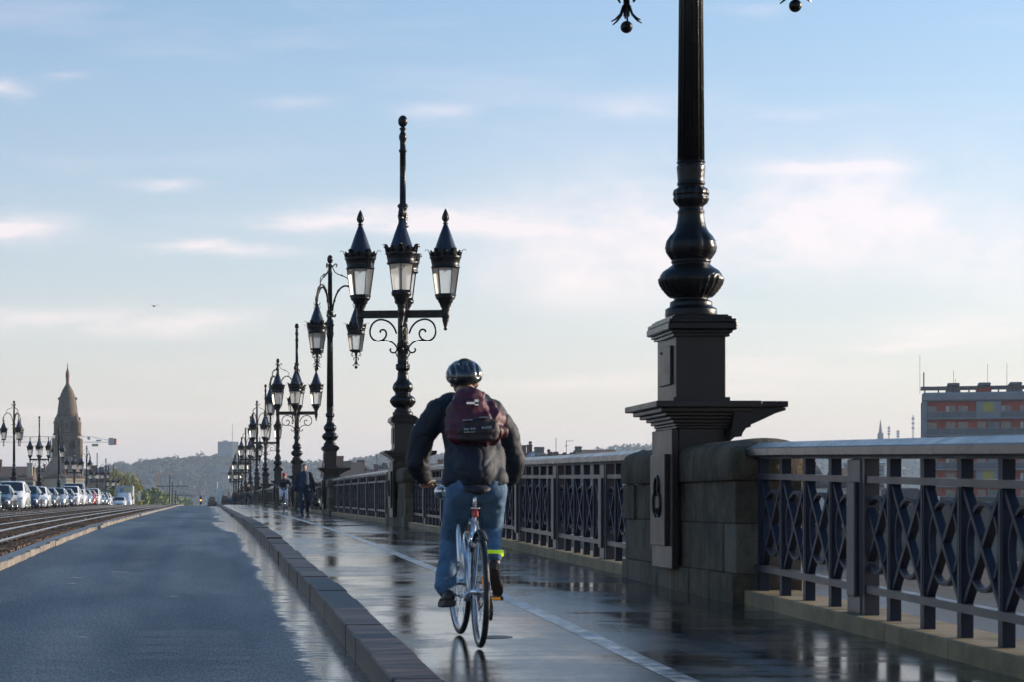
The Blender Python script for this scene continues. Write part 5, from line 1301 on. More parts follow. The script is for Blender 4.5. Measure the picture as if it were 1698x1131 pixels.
# roof frame, chimneys, masts
FB('roof_beam', 'roofk', 1527, XE, 641, 644, 2.0, 2.8); FB('roof_beam', 'roofk', 1527, XE, 641, 644, 9, 9.8)
for x in (1533.5, 1555, 1577, 1603, 1649, 1671, 1693, 1720, 1745): FB('roof_post', 'roofk', x-1, x+1.3, 644.1, 652, 2.1, 2.7)
for x in (1569, 1617.5, 1666, 1714, 1762): FB('chimney_cap', 'roofk', x, x+19.5, 636, 640.9, 1, 11, bev=.1); FB('chimney', 'gwall' if x != 1617.5 else 'rwall', x-2, x+21, 644.1, 652, 3, 10)
FB('flue_pipe', 'roofk', 1531, 1533, 617, 640.9, 2.2, 2.4)
for x, y in ((1525.8,588),(1579,614),(1582,628),(1632.5,604),(1662.5,604),(1691.5,603.5),(1730,600)): FB('mast', 'roofk', x-.3, x+.3, y, 652, 3, 3.06)
M['olive'] = mat('olive_quay_wall', (.030,.030,.020), .8, 0, .3, .4)
FB('quay_podium', 'olive', 1530, XE, 826, 890, -6, -.7)
o = FB('pale_gable', 'white_w', 1533, 1556, 824, 872, -6.6, -6.1)
# ------------------------------------------------------------------ houses
def house(name, xl, xr, yr, ye, Y, depth, wall, roof, label, chims=(), wins=(), hip=0, side=False, cat='house', rz=0, group='tiled riverside houses'):
    s = Y/3600; x0, x1 = (xl-345)*s, (xr-345)*s; ze, zr = (830-ye)*s, (830-yr)*s; g = -5.2
    e = empty(name, ((x0+x1)/2, Y, g), R(rz), label, cat, group); cx = (x0+x1)/2
    m = MB(); m.box(x0-cx, x1-cx, 0, depth, 0, ze-g); m.build('wall', M[wall], e)
    m = MB(); ov = .35; h = hip*(x1-x0)
    if not side:
        A = [(x0-cx-ov,-ov,ze-g),(x1-cx+ov,-ov,ze-g),(x1-cx+ov,depth+ov,ze-g),(x0-cx-ov,depth+ov,ze-g),(x0-cx-ov+h,depth/2,zr-g),(x1-cx+ov-h,depth/2,zr-g)]
    else:
        A = [(x0-cx-ov,-ov,ze-g),(x1-cx+ov,-ov,ze-g),(x1-cx+ov,depth+ov,ze-g),(x0-cx-ov,depth+ov,ze-g),(0,-ov,zr-g),(0,depth+ov,zr-g)]
    B = [(a[0],a[1],a[2]+.18) for a in A]
    n = 6
    F = [(0,1,5,4),(1,2,5),(2,3,4,5),(3,0,4)] if not side else [(0,1,4),(1,2,5,4),(2,3,5),(3,0,4,5)]
    m.add(B, F, False); m.add(A, [(0,3,2,1)], False); m.add([A[i] for i in range(4)] + [B[i] for i in range(4)], [(0,1,5,4),(1,2,6,5),(2,3,7,6),(3,0,4,7)], False)
    rf = m.build('roof', M[roof], e)
    m = MB(); m.box(x0-cx-.2, x1-cx+.2, -.25, -.003, ze-g-.5, ze-g-.03); m.build('cornice', M['cream'], e)
    for c in chims:
        xa, xb, yt, mt = c[:4]; dy = c[4] if len(c) > 4 else depth*.35
        m = MB(); m.box((xa-345)*s-cx, (xb-345)*s-cx, dy, dy+1.0, ze-g-.2, (830-yt)*s-g); m.box((xa-345)*s-cx-.1, (xb-345)*s-cx+.1, dy-.1, dy+1.1, (830-yt)*s-g-.35, (830-yt)*s-g-.15)
        ch = m.build('chimney', M[mt], rf)
    for w in wins:
        xa, xb, ya, yb = w; m = MB(); m.box((xa-345)*s-cx, (xb-345)*s-cx, -.06, -.004, (830-yb)*s-g, (830-ya)*s-g); m.build('window', M['fglass'], e)
    return e
def auto_wins(xl, xr, ye, Y, n, rows=2):
    s = 3600/Y; out = []
    for r_ in range(rows):
        for i in range(n):
            cx = xl + (xr-xl)*(i+.5)/n; y0 = ye + (1.2 + r_*3.0)*s; out.append((cx-.5*s, cx+.5*s, y0, y0+1.7*s))
    return out
# left bank of the picture
house('house', -60, 52, 775, 797, 505, 12, 'greyst', 'tile', 'long low house with brown tiled roof at the left edge behind the cars', [(-8,0,762,'brick'),(44,53,768,'cream',1.0)], auto_wins(-60,52,797,505,9))
house('house', 50, 92, 778, 800, 520, 11, 'greyst', 'tiled', 'brown tiled house left of the church tower, behind the four-lantern lamp', [(70,73,770,'brick')], auto_wins(50,92,800,520,4))
house('church_nave', 66, 128, 757, 792, 560, 30, 'greyst', 'tiled', 'dark-roofed church nave at the foot of the domed tower', [], [], side=False, cat='church', group=None, hip=.3)
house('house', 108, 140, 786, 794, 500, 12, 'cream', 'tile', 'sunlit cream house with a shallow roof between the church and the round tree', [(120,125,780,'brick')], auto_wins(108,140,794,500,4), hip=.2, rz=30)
house('house', 141, 178, 780, 790, 540, 12, 'greyst', 'tiled', 'dark stone house hidden behind the farthest left lamps', [(150,160,772,'brick'),(163,170,775,'greyst')], auto_wins(141,178,790,540,4))
# seen over and through the right parapet
house('house', 540, 603, 768, 792, 430, 13, 'greyst', 'tiled', 'dark tiled house with two squat brick chimneys left of the tall orange flue', [(556,572,756,'brick'),(573,585,764.5,'greyst')], auto_wins(540,603,792,430,5))
house('house', 575, 622, 772, 790, 455, 14, 'greyst', 'tile', 'brown tiled house with a large square chimney, middle of the gap left of the lamp', [(595,607,763,'brick')], auto_wins(575,622,790,455,4), hip=.35)
house('house', 612, 648, 780, 790, 440, 12, 'greyst', 'tile', 'low tiled house with twin chimney pots beside the parapet pier', [(623,630,770,'brick'),(607,611,777,'brick')], auto_wins(612,648,790,440,3))
house('house', 634, 700, 772, 792, 480, 12, 'greyst', 'tiled', 'dark roofed house just behind the second pier', [(637,644,768,'greyst'),(646,651,771,'white_w')], auto_wins(634,700,792,480,5))
house('house', 700, 790, 770, 790, 470, 12, 'cream', 'tile', 'tiled house mostly hidden behind the cyclist', [(730,738,762,'brick')], auto_wins(700,790,790,470,6))
house('house', 856, 905, 752, 768, 405, 12, 'greyst', 'tiled', 'dark house with two tall brick chimneys just right of the cyclist\'s elbow', [(868,878,738,'brick'),(880,888,737,'brick'),(884,887,731.5,'brick')], auto_wins(856,905,768,405,5))
house('house', 878, 920, 749, 764, 400, 12, 'greyst', 'zinc', 'house with a pale zinc roof and a crowned chimney stack', [(893,908,741,'greyst')], auto_wins(878,920,764,400,4), hip=.42)
house('house', 900, 968, 754, 768, 395, 12, 'greyst', 'tiled', 'long dark roof with several squat chimneys left of the tiled gable house', [(915,918,745,'brick'),(919,922.5,749,'brick'),(925,932,749,'brick'),(941,945,750,'brick'),(953,961,750,'brick')], auto_wins(900,968,768,395,7))
house('house', 962, 1028, 747, 762, 385, 11, 'greyst', 'tile', 'brown tiled gable house with a stout chimney just left of the mossy pier', [(961,970.5,740,'greyst')], auto_wins(962,1028,762,385,6), hip=.04)
house('house', 1228, 1300, 772, 800, 385, 12, 'greyst', 'tiled', 'grey roofed house glimpsed through the first bays of the nearest railing', [(1300,1306,768,'brick')], auto_wins(1228,1300,800,385,6))
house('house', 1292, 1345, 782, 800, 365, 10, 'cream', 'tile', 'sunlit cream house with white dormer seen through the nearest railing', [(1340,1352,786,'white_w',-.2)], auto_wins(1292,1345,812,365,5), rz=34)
house('house', 1338, 1362, 770, 792, 380, 10, 'greyst', 'tiled', 'tall narrow grey house seen through the nearest railing', [(1352,1362,766,'brick')], [])
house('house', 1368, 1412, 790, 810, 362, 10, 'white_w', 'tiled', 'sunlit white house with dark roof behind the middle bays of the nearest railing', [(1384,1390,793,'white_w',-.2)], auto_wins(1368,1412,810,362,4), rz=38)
house('house', 1395, 1432, 778, 800, 378, 10, 'greyst', 'tile', 'brown house with a capped chimney behind the middle bays of the nearest railing', [(1397,1403,772,'brick')], [])
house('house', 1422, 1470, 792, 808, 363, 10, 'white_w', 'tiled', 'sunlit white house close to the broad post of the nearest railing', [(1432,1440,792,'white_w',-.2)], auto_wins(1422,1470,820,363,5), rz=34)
house('house', 1470, 1534, 812, 826, 366, 10, 'greyst', 'tile', 'low house just left of the red flats behind the railing', [], auto_wins(1470,1534,826,366,6))
bl = house('apartment_block', 1424, 1466, 766, 770, 520, 12, 'gwall', 'zinc', 'distant pale grey block of flats seen through the gap above the upper rail', [], [(1428+ i*6, 1431+i*6, 772+j*7, 775.5+j*7) for i in range(6) for j in range(7)], cat='apartment block', group=None)
# aerials
def aerial(x, yt, yb, Y, label, bars=()):
    s = Y/3600; e = empty('aerial', ((x-345)*s, Y, (830-yb)*s), 0, label, 'aerial')
    m = MB(); m.box(-.05,.05,-.05,.05,-2.5,(yb-yt)*s); m.build('mast', M['roofk'], e)
    if bars:
        m = MB()
        for y, a, b_ in bars: m.box(a*s, b_*s, -.03, .03, (yb-y)*s-.04, (yb-y)*s+.04)
        m.build('crossbars', M['roofk'], e)
aerial(922, 727, 755, 396, 'plain thin aerial mast on the long dark roof'); aerial(939, 732, 755, 397, 'aerial with a long crossbar on the long dark roof', [(732,-1,12),(740,-3,3)])
aerial(624, 755, 780, 441, 'ladder-shaped aerial above the twin chimney pots', [(756,0,8),(759,-1,3),(763,-1,3)])
# far tower block on the hill, with mast
def tower(x0, x1, y0, y1, Y, label):
    s = Y/3600; e = empty('tower_block', ((x0-345)*s, Y, (830-y1)*s), 0, label, 'tower block'); m = MB(); w_ = (x1-x0)*s
    m.box(0, w_*.82, 0, 14, -10, (y1-y0)*s); m.box(w_*.30, w_*.55, -1, 0, -10, (y1-y0)*s+1.2); m.build('wall', M['gwall'], e); m = MB(); m.box(w_*.822, w_*1.15, 4, 20, -10, (y1-y0)*s); m.build('side_wing', M['cream'], e)
    m = MB(); m.box(w_*.8, w_*.8+.5, 3, 3.5, (y1-y0)*s, (y1-y0)*s+19); m.build('mast', M['gwall'], e)
    fm = MB(); fm.box(-.7,.7,-.12,-.01,-.55,.55); me = fm.mesh('window', M['fglass'])
    for i in range(6):
        for jn in range(7): ob('window', me, e, (w_*(.04+.13*i), -1.02 if 1.9 < i < 3.1 else 0, (y1-y0)*s - 2.5 - 2.4*jn))
tower(361, 391, 733, 758, 2380, 'pale concrete tower block standing on the wooded hill')
# ------------------------------------------------------------------ church tower with ovoid dome
CY = 600; cs = CY/3600; cz = lambda y: (830-y)*cs; ch = empty('church_tower', ((112-345)*cs, CY, -5.2), 0, 'old stone church tower with an egg-shaped dome and slender spirelet', 'church tower')
def CZ(y): return cz(y)+5.2
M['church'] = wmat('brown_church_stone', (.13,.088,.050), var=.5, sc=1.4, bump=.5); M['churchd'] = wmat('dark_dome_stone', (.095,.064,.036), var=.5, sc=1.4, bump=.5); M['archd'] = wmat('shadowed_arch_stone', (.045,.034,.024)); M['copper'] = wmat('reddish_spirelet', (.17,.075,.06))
m = MB(); hs = 19.3*cs
m.bevbox(-hs, hs, -hs, hs, 0, CZ(722), .3)
for sx in (-1,1):
    for sy in (-1,1): m.bevbox(sx*hs-.8, sx*hs+.8, sy*hs-.8, sy*hs+.8, 0, CZ(728), .2)
m.build('shaft', M['church'], ch)
m = MB(); m.bevbox(-hs-.6, hs+.6, -hs-.6, hs+.6, CZ(723), CZ(720), .15); m.build('cornice', M['church'], ch)
m = MB(); m.lathe([(19.3*cs,CZ(720)),(19.3*cs,CZ(700)),(20.2*cs,CZ(699)),(20.0*cs,CZ(697)),(18.0*cs,CZ(691))], 16); m.build('drum', M['church'], ch)
m = MB(); m.lathe([(17.6*cs,CZ(693)),(16.6*cs,CZ(684)),(15.6*cs,CZ(675)),(14.0*cs,CZ(664)),(11.6*cs,CZ(655)),(8.2*cs,CZ(647)),(4.6*cs,CZ(641)),(3.4*cs,CZ(638.5))], 32, mod=lambda a, z: 1 + .012*math.cos(16*a)); m.build('dome', M['churchd'], ch)
m = MB(); m.lathe([(3.4*cs,CZ(639)),(2.7*cs,CZ(636)),(2.8*cs,CZ(630)),(3.4*cs,CZ(624)),(3.0*cs,CZ(619)),(1.2*cs,CZ(613)),(.5*cs,CZ(609))], 12); m.build('spirelet', M['copper'], ch)
m = MB(); m.box(-.07,.07,-.07,.07,CZ(609.5),CZ(603)); m.box(-.5,.5,-.06,.06,CZ(606.5),CZ(606)); m.build('cross', M['roofk'], ch)
for a in range(8):
    an = R(45*a - 90); m = MB(); m.T = Matrix.Rotation(an, 4, 'Z')
    r_ = 19.3*cs
    m.box(r_-.2, r_+.35, -.95, .95, CZ(718), CZ(700)); m.add([(r_+.35,-1.05,CZ(700)),(r_+.35,1.05,CZ(700)),(r_+.35,0,CZ(693)),(r_-.8,-1.05,CZ(700)),(r_-.8,1.05,CZ(700)),(r_-.8,0,CZ(693))], [(0,1,2),(3,5,4),(0,2,5,3),(1,4,5,2)], False); dm = m.build('dormer', M['church'], ch)
    m = MB(); m.T = Matrix.Rotation(an, 4, 'Z'); m.box(r_+.355, r_+.36, -.28, .28, CZ(713), CZ(703.5)); m.build('louvre', M['dark'], dm)
    if a % 2: m = MB(); m.T = Matrix.Rotation(an, 4, 'Z'); m.lathe([(1.0,CZ(722)),(1.0,CZ(704)),(1.2,CZ(703)),(.1,CZ(688))], 8, c=(r_+.5,0,0)); m.build('pinnacle', M['church'], ch)
for sx in (-1,1):
    m = MB(); m.ell((sx*14.2*cs, 0, CZ(662)), (.35,.35,.45), 8, 6); m.build('bracket_head', M['churchd'], ch)
for sx in (-.5,.5):
    m = MB(); m.box(sx*hs*1.0-1.0, sx*hs*1.0+1.0, -hs-.06, -hs+.02, CZ(790), CZ(738)); m.lathe([(1.0,-.02),(1.0,.06)], 20, c=(0,0,0)) if False else None; m.build('blind_arch', M['archd'], ch)
    m = MB(); m.T = Matrix.Translation((sx*hs, -hs, CZ(740))) @ Matrix.Rotation(R(90),4,'X'); m.lathe([(1.0,-.02),(1.0,.06)], 20, smooth=False); m.build('arch_head', M['archd'], ch)
# parish spire on the right horizon, with a small hall and masts
SY = 1900; ss = SY/3600
sp_e = empty('church_spire', ((1460-345)*ss, SY, (830-738)*ss), 0, 'small pale church with a pointed spire on the right horizon', 'church')
m = MB(); m.bevbox(-4*ss, 4*ss, -2, 2, -12, 19*ss, .2); m.build('tower', M['greyst'], sp_e); m = MB(); m.lathe([(3.2*ss, 19*ss),(2.6*ss,24*ss),(.2,41*ss)], 8, smooth=False); m.build('spire', M['greyst'], sp_e)
m = MB(); m.box(7*ss, 24*ss, -3, 3, -12, 5*ss); m.build('nave_wall', M['cream'], sp_e); m = MB(); m.add([(6*ss,-4,5*ss),(25*ss,-4,5*ss),(25*ss,4,5*ss),(6*ss,4,5*ss),(8*ss,0,10*ss),(23*ss,0,9*ss)], [(0,1,5,4),(1,2,5),(2,3,4,5),(3,0,4),(0,3,2,1)], False); m.build('roof', M['tile'], sp_e)
def mastlat(x, yt, Y, label, w_=1.2):
    s = Y/3600; e = empty('radio_mast', ((x-345)*s, Y, (830-740)*s), 0, label, 'radio mast'); h_ = (740-yt)*s; m = MB()
    for sx in (-1,1): m.box(sx*w_/2-.15, sx*w_/2+.15, -.15, .15, -8, h_)
    z = 0
    while z < h_-1.5: m.tube([(-w_/2,0,z),(w_/2,0,z+1.5)], .12, 4, False); z += 1.5
    m.build('lattice', M['roofk'], e); m = MB()
    for k in range(3): m.bevbox(-1.2, 1.2, -.5, .5, h_*(.55+.15*k), h_*(.55+.15*k)+1.4, .1)
    m.build('antenna_panels', M['gwall'], e)
mastlat(1514, 689, 1900, 'tall lattice radio mast on the horizon left of the red flats'); mastlat(1489, 714, 1900, 'short stubby radio mast between the spire and the tall mast'); mastlat(1474, 707, 1950, 'thin radio mast just right of the church spire', .6)
# ------------------------------------------------------------------ cranes
M['craneg'] = mat('pale_grey_crane_steel', (.42,.42,.42), .5); M['craner'] = mat('red_crane_panel', (.55,.12,.10), .5); M['craneo'] = mat('orange_crane_steel', (.55,.24,.10), .5); M['green'] = mat('green_sign_panel', (.16,.26,.08), .5)
ks = 900/3600; ke = empty('tower_crane', ((118-345)*ks, 900, -5.2), 0, 'pale tower crane whose long jib passes behind the domed church tower', 'crane')
def KX(x): return (x-118)*ks
def KZ(y): return (830-y)*ks+5.2
m = MB()
for sx in (-.7,.7):
    for sy in (-.7,.7): m.box(sx-.12, sx+.12, sy-.12, sy+.12, 0, KZ(728))
z = 0
while z < KZ(730): m.tube([(-.7,-.7,z),(.7,-.7,z+1.8)], .07, 4, False); z += 1.8
m.build('mast', M['craneg'], ke)
m = MB(); m.tube([(KX(-90),0,KZ(725)),(KX(136),0,KZ(725))], .14, 4, False)
for sy in (-.6,.6): m.tube([(KX(-90),sy,KZ(734)),(KX(180),sy,KZ(734))], .13, 4, False)
x = -90
while x < 130: m.tube([(KX(x),0,KZ(725)),(KX(x+6),.6,KZ(734)),(KX(x+12),0,KZ(725))], .08, 4, False); x += 12
m.tube([(KX(136),0,KZ(725)),(KX(152),0,KZ(725)),(KX(180),0,KZ(731))], .12, 4, False); m.build('jib', M['craneg'], ke)
m = MB(); m.bevbox(KX(180), KX(189), -1.2, 1.2, KZ(739), KZ(727), .1); m.build('counterweight', M['craneg'], ke); m = MB(); m.bevbox(KX(189.3), KX(193.5), -1.0, 1.0, KZ(738.5), KZ(728), .1); m.build('counterweight', M['craner'], ke)['label'] = 'red end counterweight'
m = MB(); m.bevbox(KX(145), KX(150), -.8, .8, KZ(730), KZ(725.5), .1); m.bevbox(KX(159), KX(168), -.6, .6, KZ(732.5), KZ(730), .1); m.build('machine_house', M['craneg'], ke)
m = MB(); m.bevbox(KX(152.5), KX(163), -.15, .15, KZ(741), KZ(737), .03); m.box(KX(154)-.05,KX(154)+.05,-.05,.05,KZ(737),KZ(734)); m.box(KX(161)-.05,KX(161)+.05,-.05,.05,KZ(737),KZ(734)); m.build('hanging_sign', M['green'], ke)
os_ = 1300/3600; oe = empty('tower_crane', ((261.5-345)*os_, 1300, -5.2), 0, 'small orange tower crane in front of the wooded hill', 'crane')
OZ = lambda y: (830-y)*os_+5.2; OX = lambda x: (x-261.5)*os_
m = MB()
for sx in (-.8,.8):
    for sy in (-.8,.8): m.box(sx-.18, sx+.18, sy-.18, sy+.18, 0, OZ(788))
z = 0
while z < OZ(790): m.tube([(-.8,-.8,z),(.8,-.8,z+2)], .12, 4, False); m.tube([(.8,-.8,z),(-.8,-.8,z+2)], .12, 4, False); z += 2
m.build('mast', M['craneo'], oe); m = MB()
m.tube([(OX(253),0,OZ(790)),(OX(294),0,OZ(785.5))], .3, 4, False); m.tube([(OX(261.5),0,OZ(786)),(OX(294),0,OZ(784.8))], .2, 4, False); m.tube([(OX(254),0,OZ(789)),(OX(261.5),0,OZ(781)),(OX(282),0,OZ(785.5))], .12, 4, False); m.box(-.4,.4,-.4,.4,OZ(788),OZ(781)); m.build('jib', M['craneo'], oe)
m = MB(); m.bevbox(OX(251.5), OX(254.5), -.8,.8, OZ(791), OZ(787), .1); m.build('counterweight', M['craneg'], oe)
# ------------------------------------------------------------------ tram poles, wires, signals, signs, flags
M['pole'] = mat('dark_grey_pole', (.05,.055,.065), .5); M['blue'] = mat('blue_sign', (.02,.10,.42), .5); M['wht'] = mat('white_sign', (.7,.7,.68), .5)
def pole(x, yt, Y, r_, label, bars=()):
    s = Y/3600; b0 = deck(Y)-.1; e = empty('catenary_pole', ((x-345)*s, Y, b0), 0, label, 'tram pole', 'tram poles along the middle of the avenue')
    m = MB(); zt = (830-yt)*s-b0; m.lathe([(r_*1.1,0),(r_,.5),(r_*.9,zt)], 10, smooth=True); m.build('pole', M['pole'], e)
    for y, a, b_ in bars:
        m = MB(); z = (830-y)*s-b0; m.tube([(a*s,0,z),(b_*s,0,z)], .07, 5, False)
        for q in (a*.6, b_*.6): m.box(q*s-.04, q*s+.04, -.04,.04, z-.45, z)
        m.build('cross_arm', M['pole'], e)
pole(281.8, 788.5, 300, .11, 'tallest dark tram pole at the end of the tram tracks'); pole(286.3, 800, 332, .10, 'second tram pole carrying the upper wire arm', [(807,-27,27)]); pole(291.8, 813.5, 372, .13, 'third, shortest tram pole carrying the lower wire arm', [(821.7,-24,27)])
for x, yt, w_ in ((258.5,819.5,'tallest and leftmost'),(261.6,824,'middle'),(264.6,828,'shortest and rightmost')): pole(x, yt, 420+ (x-258)*12, .10, w_ + ' of three short tram poles left of the tall ones')
tl = empty('traffic_light', ((332.5-345)*.0833, 300, deck(300)-.16), 0, 'traffic light showing red at the far end of the road', 'traffic light'); s = 1/12
m = MB(); zt = (830-818)*s-tl.location.z; m.box(-.10,-.02,-.04,.04,0,zt); m.build('pole', M['pole'], tl)
zc_ = lambda y: (830-y)*s - tl.location.z
m = MB(); m.bevbox(-.11,.19,-.16,-.045,zc_(837),zc_(824),.02); m.build('signal_head', M['dark'], tl)
M['redlamp'] = mat('lit_red_signal', (.8,.1,.02), .4, emis=((1,.18,.03),6)); m = MB(); m.ell((.04,-.18,zc_(830.5)), (.10,.05,.10), 12, 8); m.build('red_lamp', M['redlamp'], tl)
def sign(x, y0, y1, wpx, Y, mt, label, poletop=None, shape='box'):
    s = Y/3600; b0 = deck(Y)-.1; e = empty('road_sign', ((x-345)*s, Y, b0), 0, label, 'road sign'); z0, z1 = (830-y1)*s-b0, (830-y0)*s-b0
    m = MB(); m.box(-.03,.03,.02,.08,0,z1 if poletop is None else (830-poletop)*s-b0); m.build('pole', M['pole'], e); m = MB()
    if shape == 'box': m.bevbox(-wpx/2*s, wpx/2*s, -.04,.0, z0, z1, .008)
    else: m.T = Matrix.Translation((0,-.02,(z0+z1)/2)) @ Matrix.Rotation(R(90),4,'X'); m.lathe([(wpx/2*s,-.02),(wpx/2*s,.02)], 20, smooth=False)
    m.build('panel', M[mt], e)
sign(341, 824.5, 831, 3, 306, 'wht', 'small white sign panel right of the red traffic light'); sign(341.2, 834, 838, 2.6, 296, 'wht', 'low white marker panel right of the red traffic light')
sign(382, 828, 833.5, 5, 232, 'blue', 'round blue sign at the far end of the right footway', shape='disc'); sign(231, 815, 832, 4, 300, 'wht', 'tall white sign panel left of the tram poles', 806); 
fs = 225/3600; fe = empty('banner_flag', ((361-345)*fs, 225, deck(225)), 0, 'tall leaning white banner beside the right kerb at the crest', 'banner')
b0 = fe.location.z; m = MB(); m.tube([(-.9*fs*1,0,0),(-.4*fs,0,(830-800)*fs-b0)], .05, 6); m.build('pole', M['wht'], fe)
m = MB(); zt = (830-811)*fs-b0; m.add([(x, y, z) for y in (-.01,.01) for x, z in ((.4*fs,.15),(5.5*fs,.15),(8.3*fs,zt),(.6*fs,zt+.1))], [(0,1,2,3),(7,6,5,4),(0,4,5,1),(1,5,6,2),(2,6,7,3),(3,7,4,0)], False); m.build('banner_cloth', M['wht'], fe)
# ------------------------------------------------------------------ trees
def tree(x, yt, wpx, Y, leaf, label, n=900, asp=1.0, g=-5.2, group='trees lining the far avenue', trunk=True, lsz=None, seed=0, bottom=None):
    s = Y/3600; X = (x-345)*s; zt = (830-yt)*s; H = zt-g; rw = wpx/2*s; rn = random.Random(seed*31+int(x)); e = empty('tree', (X, Y, g), 0, label, 'tree', group)
    zc0 = H*(.28 if bottom is None else bottom)
    t = MB(); t.smooth = True; r0 = .035*H
    t.tube([(0,0,0),(rn.uniform(-.2,.2),.1,H*.3),(rn.uniform(-.4,.4),0,H*.6),(0,0,H*.85)], [r0, r0*.75, r0*.45, r0*.15], 8)
    for k in range(7):
        a = rn.uniform(0, 6.28); z = H*rn.uniform(.28,.6); l = rw*rn.uniform(.5,.85); t.tube([(0,0,z),(l*.5*math.cos(a),l*.5*math.sin(a),z+l*.35),(l*math.cos(a),l*math.sin(a),z+l*.8)], [r0*.4,r0*.25,r0*.06], 5)
    t.build('trunk', M['bark'], e)
    c = MB(); ls = lsz or max(.35, 1.7*s); cl = []
    for k in range(16):
        th = rn.uniform(0,6.28); v = rn.uniform(-1,1); q = rn.uniform(.35,.95); rr = math.sqrt(max(0,1-v*v))
        cl.append((Vector((rw*.78*q*rr*math.cos(th), rw*.78*q*rr*math.sin(th), zc0 + (H-zc0)*(.5+.40*v*q))), rw*rn.uniform(.28,.46)))
    zm = (H-zc0)/2
    V = []; F = []
    for i in range(n):
        cc, cr = cl[rn.randrange(len(cl))]
        d_ = Vector((rn.gauss(0,1), rn.gauss(0,1), rn.gauss(0,1))).normalized()*cr*rn.uniform(.55,1.05)
        p = cc + Vector((d_.x, d_.y, d_.z*min(1.2, zm/rw))); n1 = Vector((rn.gauss(0,1), rn.gauss(0,1), rn.gauss(0,.7)+.5)).normalized(); u = n1.orthogonal().normalized(); v = n1.cross(u); sz = ls*rn.uniform(.6,1.25)
        b_ = len(V); V += [p+u*sz*.5, p+v*sz*.35, p-u*sz*.5, p-v*sz*.35]; F.append((b_,b_+1,b_+2,b_+3))
    c.add([tuple(v) for v in V], F, False); c.build('crown', M[leaf], e)
    return e
tree(200, 772, 88, 430, 'leafy', 'big round yellow-green tree behind the box lorry', 8000, seed=1, bottom=.12, lsz=.38)
tree(180, 804, 30, 420, 'leafg', 'lower green tree at the left foot of the big round tree', 1200, seed=2, bottom=.05, lsz=.5)
tree(222, 794, 34, 440, 'leafy', 'yellowing tree at the right shoulder of the big round tree', 1400, seed=12, bottom=.05, lsz=.5)
ROW = [(232,806,22,500),(243,810,20,540),(253,813.5,18,590),(262,816,17,640),(271,819,16,700),(280,821.5,15,780),(289,824,14,870),(297,826.5,13,980),(305,829,12,1100),(312,831.5,10,1250)]
for i, (x, y, w_, Y) in enumerate(ROW): tree(x, y-3, w_*2.3, Y, 'leafg', 'green avenue tree, %s in the left row that slopes down to the road end' % ['first','second','third','fourth','fifth','sixth','seventh','eighth','ninth','last'][i], 900, seed=3+i, bottom=.02, lsz=.0016*Y)
for i, (x, y, w_, Y, lf, lab) in enumerate([(349,822,16,620,'leafd','small dark tree left of the white banner'),(356,816,16,520,'leafd','dark green tree directly behind the white banner'),(370,808,18,470,'leafg','green tree just right of the white banner'),(378,803,18,430,'leafo','russet autumn tree behind the farthest right lamps'),(392,808,20,440,'leafg','green tree hidden behind the cluster of far right lamps'),(415,806,26,450,'leafd','dark green tree behind the farthest right railing')]):
    tree(x, y, w_*1.25, Y, lf, lab, 1000, seed=20+i, bottom=.02, lsz=.75)
for i, (x, y, w_) in enumerate([(1255,838,60),(1310,846,56),(1362,842,60),(1418,850,64),(1470,846,60),(1520,850,60),(1575,866,70),(1640,862,70),(1700,866,70),(1765,862,70)]):
    tree(x, y, w_*1.2, min(346, 346 - .33*((x-345)*.0961-110)) - 2, 'leafd', 'dark riverside bush below the houses, %s from the left behind the nearest railing' % ['first','second','third','fourth','fifth','sixth','seventh','eighth','ninth','tenth'][i], 1100, seed=40+i, bottom=.0, lsz=.6, g=-8.6, group='dark bushes on the far river bank')
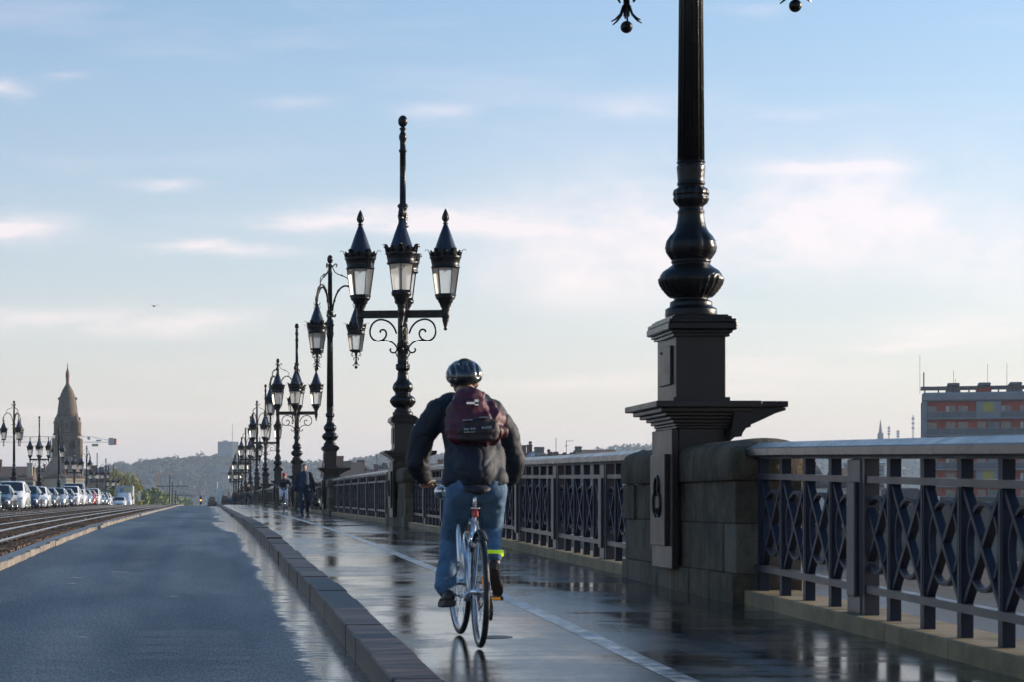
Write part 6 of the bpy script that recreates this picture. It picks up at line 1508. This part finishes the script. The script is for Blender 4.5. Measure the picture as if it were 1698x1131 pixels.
# cedar and trees on the right horizon are part of the woodland
# ------------------------------------------------------------------ small things on the ground and in the air
lf = MB(); lf.loft([[(-.06,-.02,.004),(-.02,.03,.012),(.03,.02,.006),(.06,-.01,.014),(.0,-.04,.008)],[(-.055,-.02,.007),(-.02,.028,.016),(.03,.018,.010),(.055,-.01,.018),(.0,-.038,.012)]]); M['leaf'] = mat('wet_brown_leaf', (.20,.08,.03), .5)
o = lf.build('fallen_leaf', M['leaf'], None, px(651, 902, 34)); o.location.z = deck(o.location.y)+.003; tag(o, 'single brown leaf lying on the wet footway left of the cyclist', 'leaf')
Yc = 13.95; mh = empty('manhole_cover', ((822-345)/3600*Yc, Yc, deck(13)*.05+deck(14)*.95+.0015), 0, 'small round iron cover in the wet footway just right of the front wheel', 'manhole cover'); mh.rotation_euler[0] = math.atan(deck(14)-deck(13))
m = MB(); m.lathe([(.11,0),(.11,.001),(.10,.0015),(.10,.001),(.01,.001)], 24, smooth=False); M['wetcover'] = mat('wet_iron_cover', (.25,.17,.12), .4, 0, .3, 20); m.build('cover', M['wetcover'], mh)
for k in range(-2,3): m = MB(); m.box(-.07,.07,k*.03-.006,k*.03+.006,.0011,.002); m.build('rib', M['wetcover'], mh)
dr = MB(); dr.bevbox(-.26,.06,-.5,.5,-.17,-.155,.004); dr.bevbox(.0,.1,-.45,.45,-.155,-.05,.01); o = dr.build('drain_inlet', M['dark'], None, (.90, 84, deck(84))); tag(o, 'black gutter drain inlet at the right kerb near the crest', 'drain')
bd_ = empty('bird', px(255.5, 507, 160), R(20), 'tiny dark bird flying in the sky above the church tower', 'bird')
m = MB(); m.ell((0,0,0), (.06,.18,.055), 10, 8); m.ell((0,.19,.02), (.035,.05,.035), 8, 6); m.tube([(0,.23,.015),(0,.28,.005)], [.012,.003], 5); m.build('body', M['dark'], bd_)
for sx in (-1,1): m = MB(); m.loft([[(sx*.04,.08,.02),(sx*.04,-.08,.02),(sx*.04,0,.035)],[(sx*.2,.06,.09),(sx*.2,-.07,.09),(sx*.2,0,.10)],[(sx*.42,-.06,.05),(sx*.42,-.10,.05),(sx*.42,-.08,.055)]], True); m.build('wing', M['dark'], bd_)
m = MB(); m.loft([[(-.02,-.16,0),(.02,-.16,0),(0,-.16,.02)],[(-.06,-.28,0),(.06,-.28,0),(0,-.28,.01)]], True); m.build('tail', M['dark'], bd_)
# ------------------------------------------------------------------ air
HZ = bpy.data.materials.new('pale_haze'); HZ.use_nodes = True; hn = HZ.node_tree; hn.nodes.clear()
ho = hn.nodes.new('ShaderNodeOutputMaterial'); pv = hn.nodes.new('ShaderNodeVolumePrincipled'); pv.inputs['Color'].default_value = (.70,.84,1,1); pv.inputs['Density'].default_value = HAZE; pv.inputs['Anisotropy'].default_value = .2
hn.links.new(pv.outputs[0], ho.inputs['Volume'])
m = MB(); m.box(-9500, 9500, -500, 9500, -14.2, 100); o = m.build('haze', HZ); o['kind'] = 'stuff'
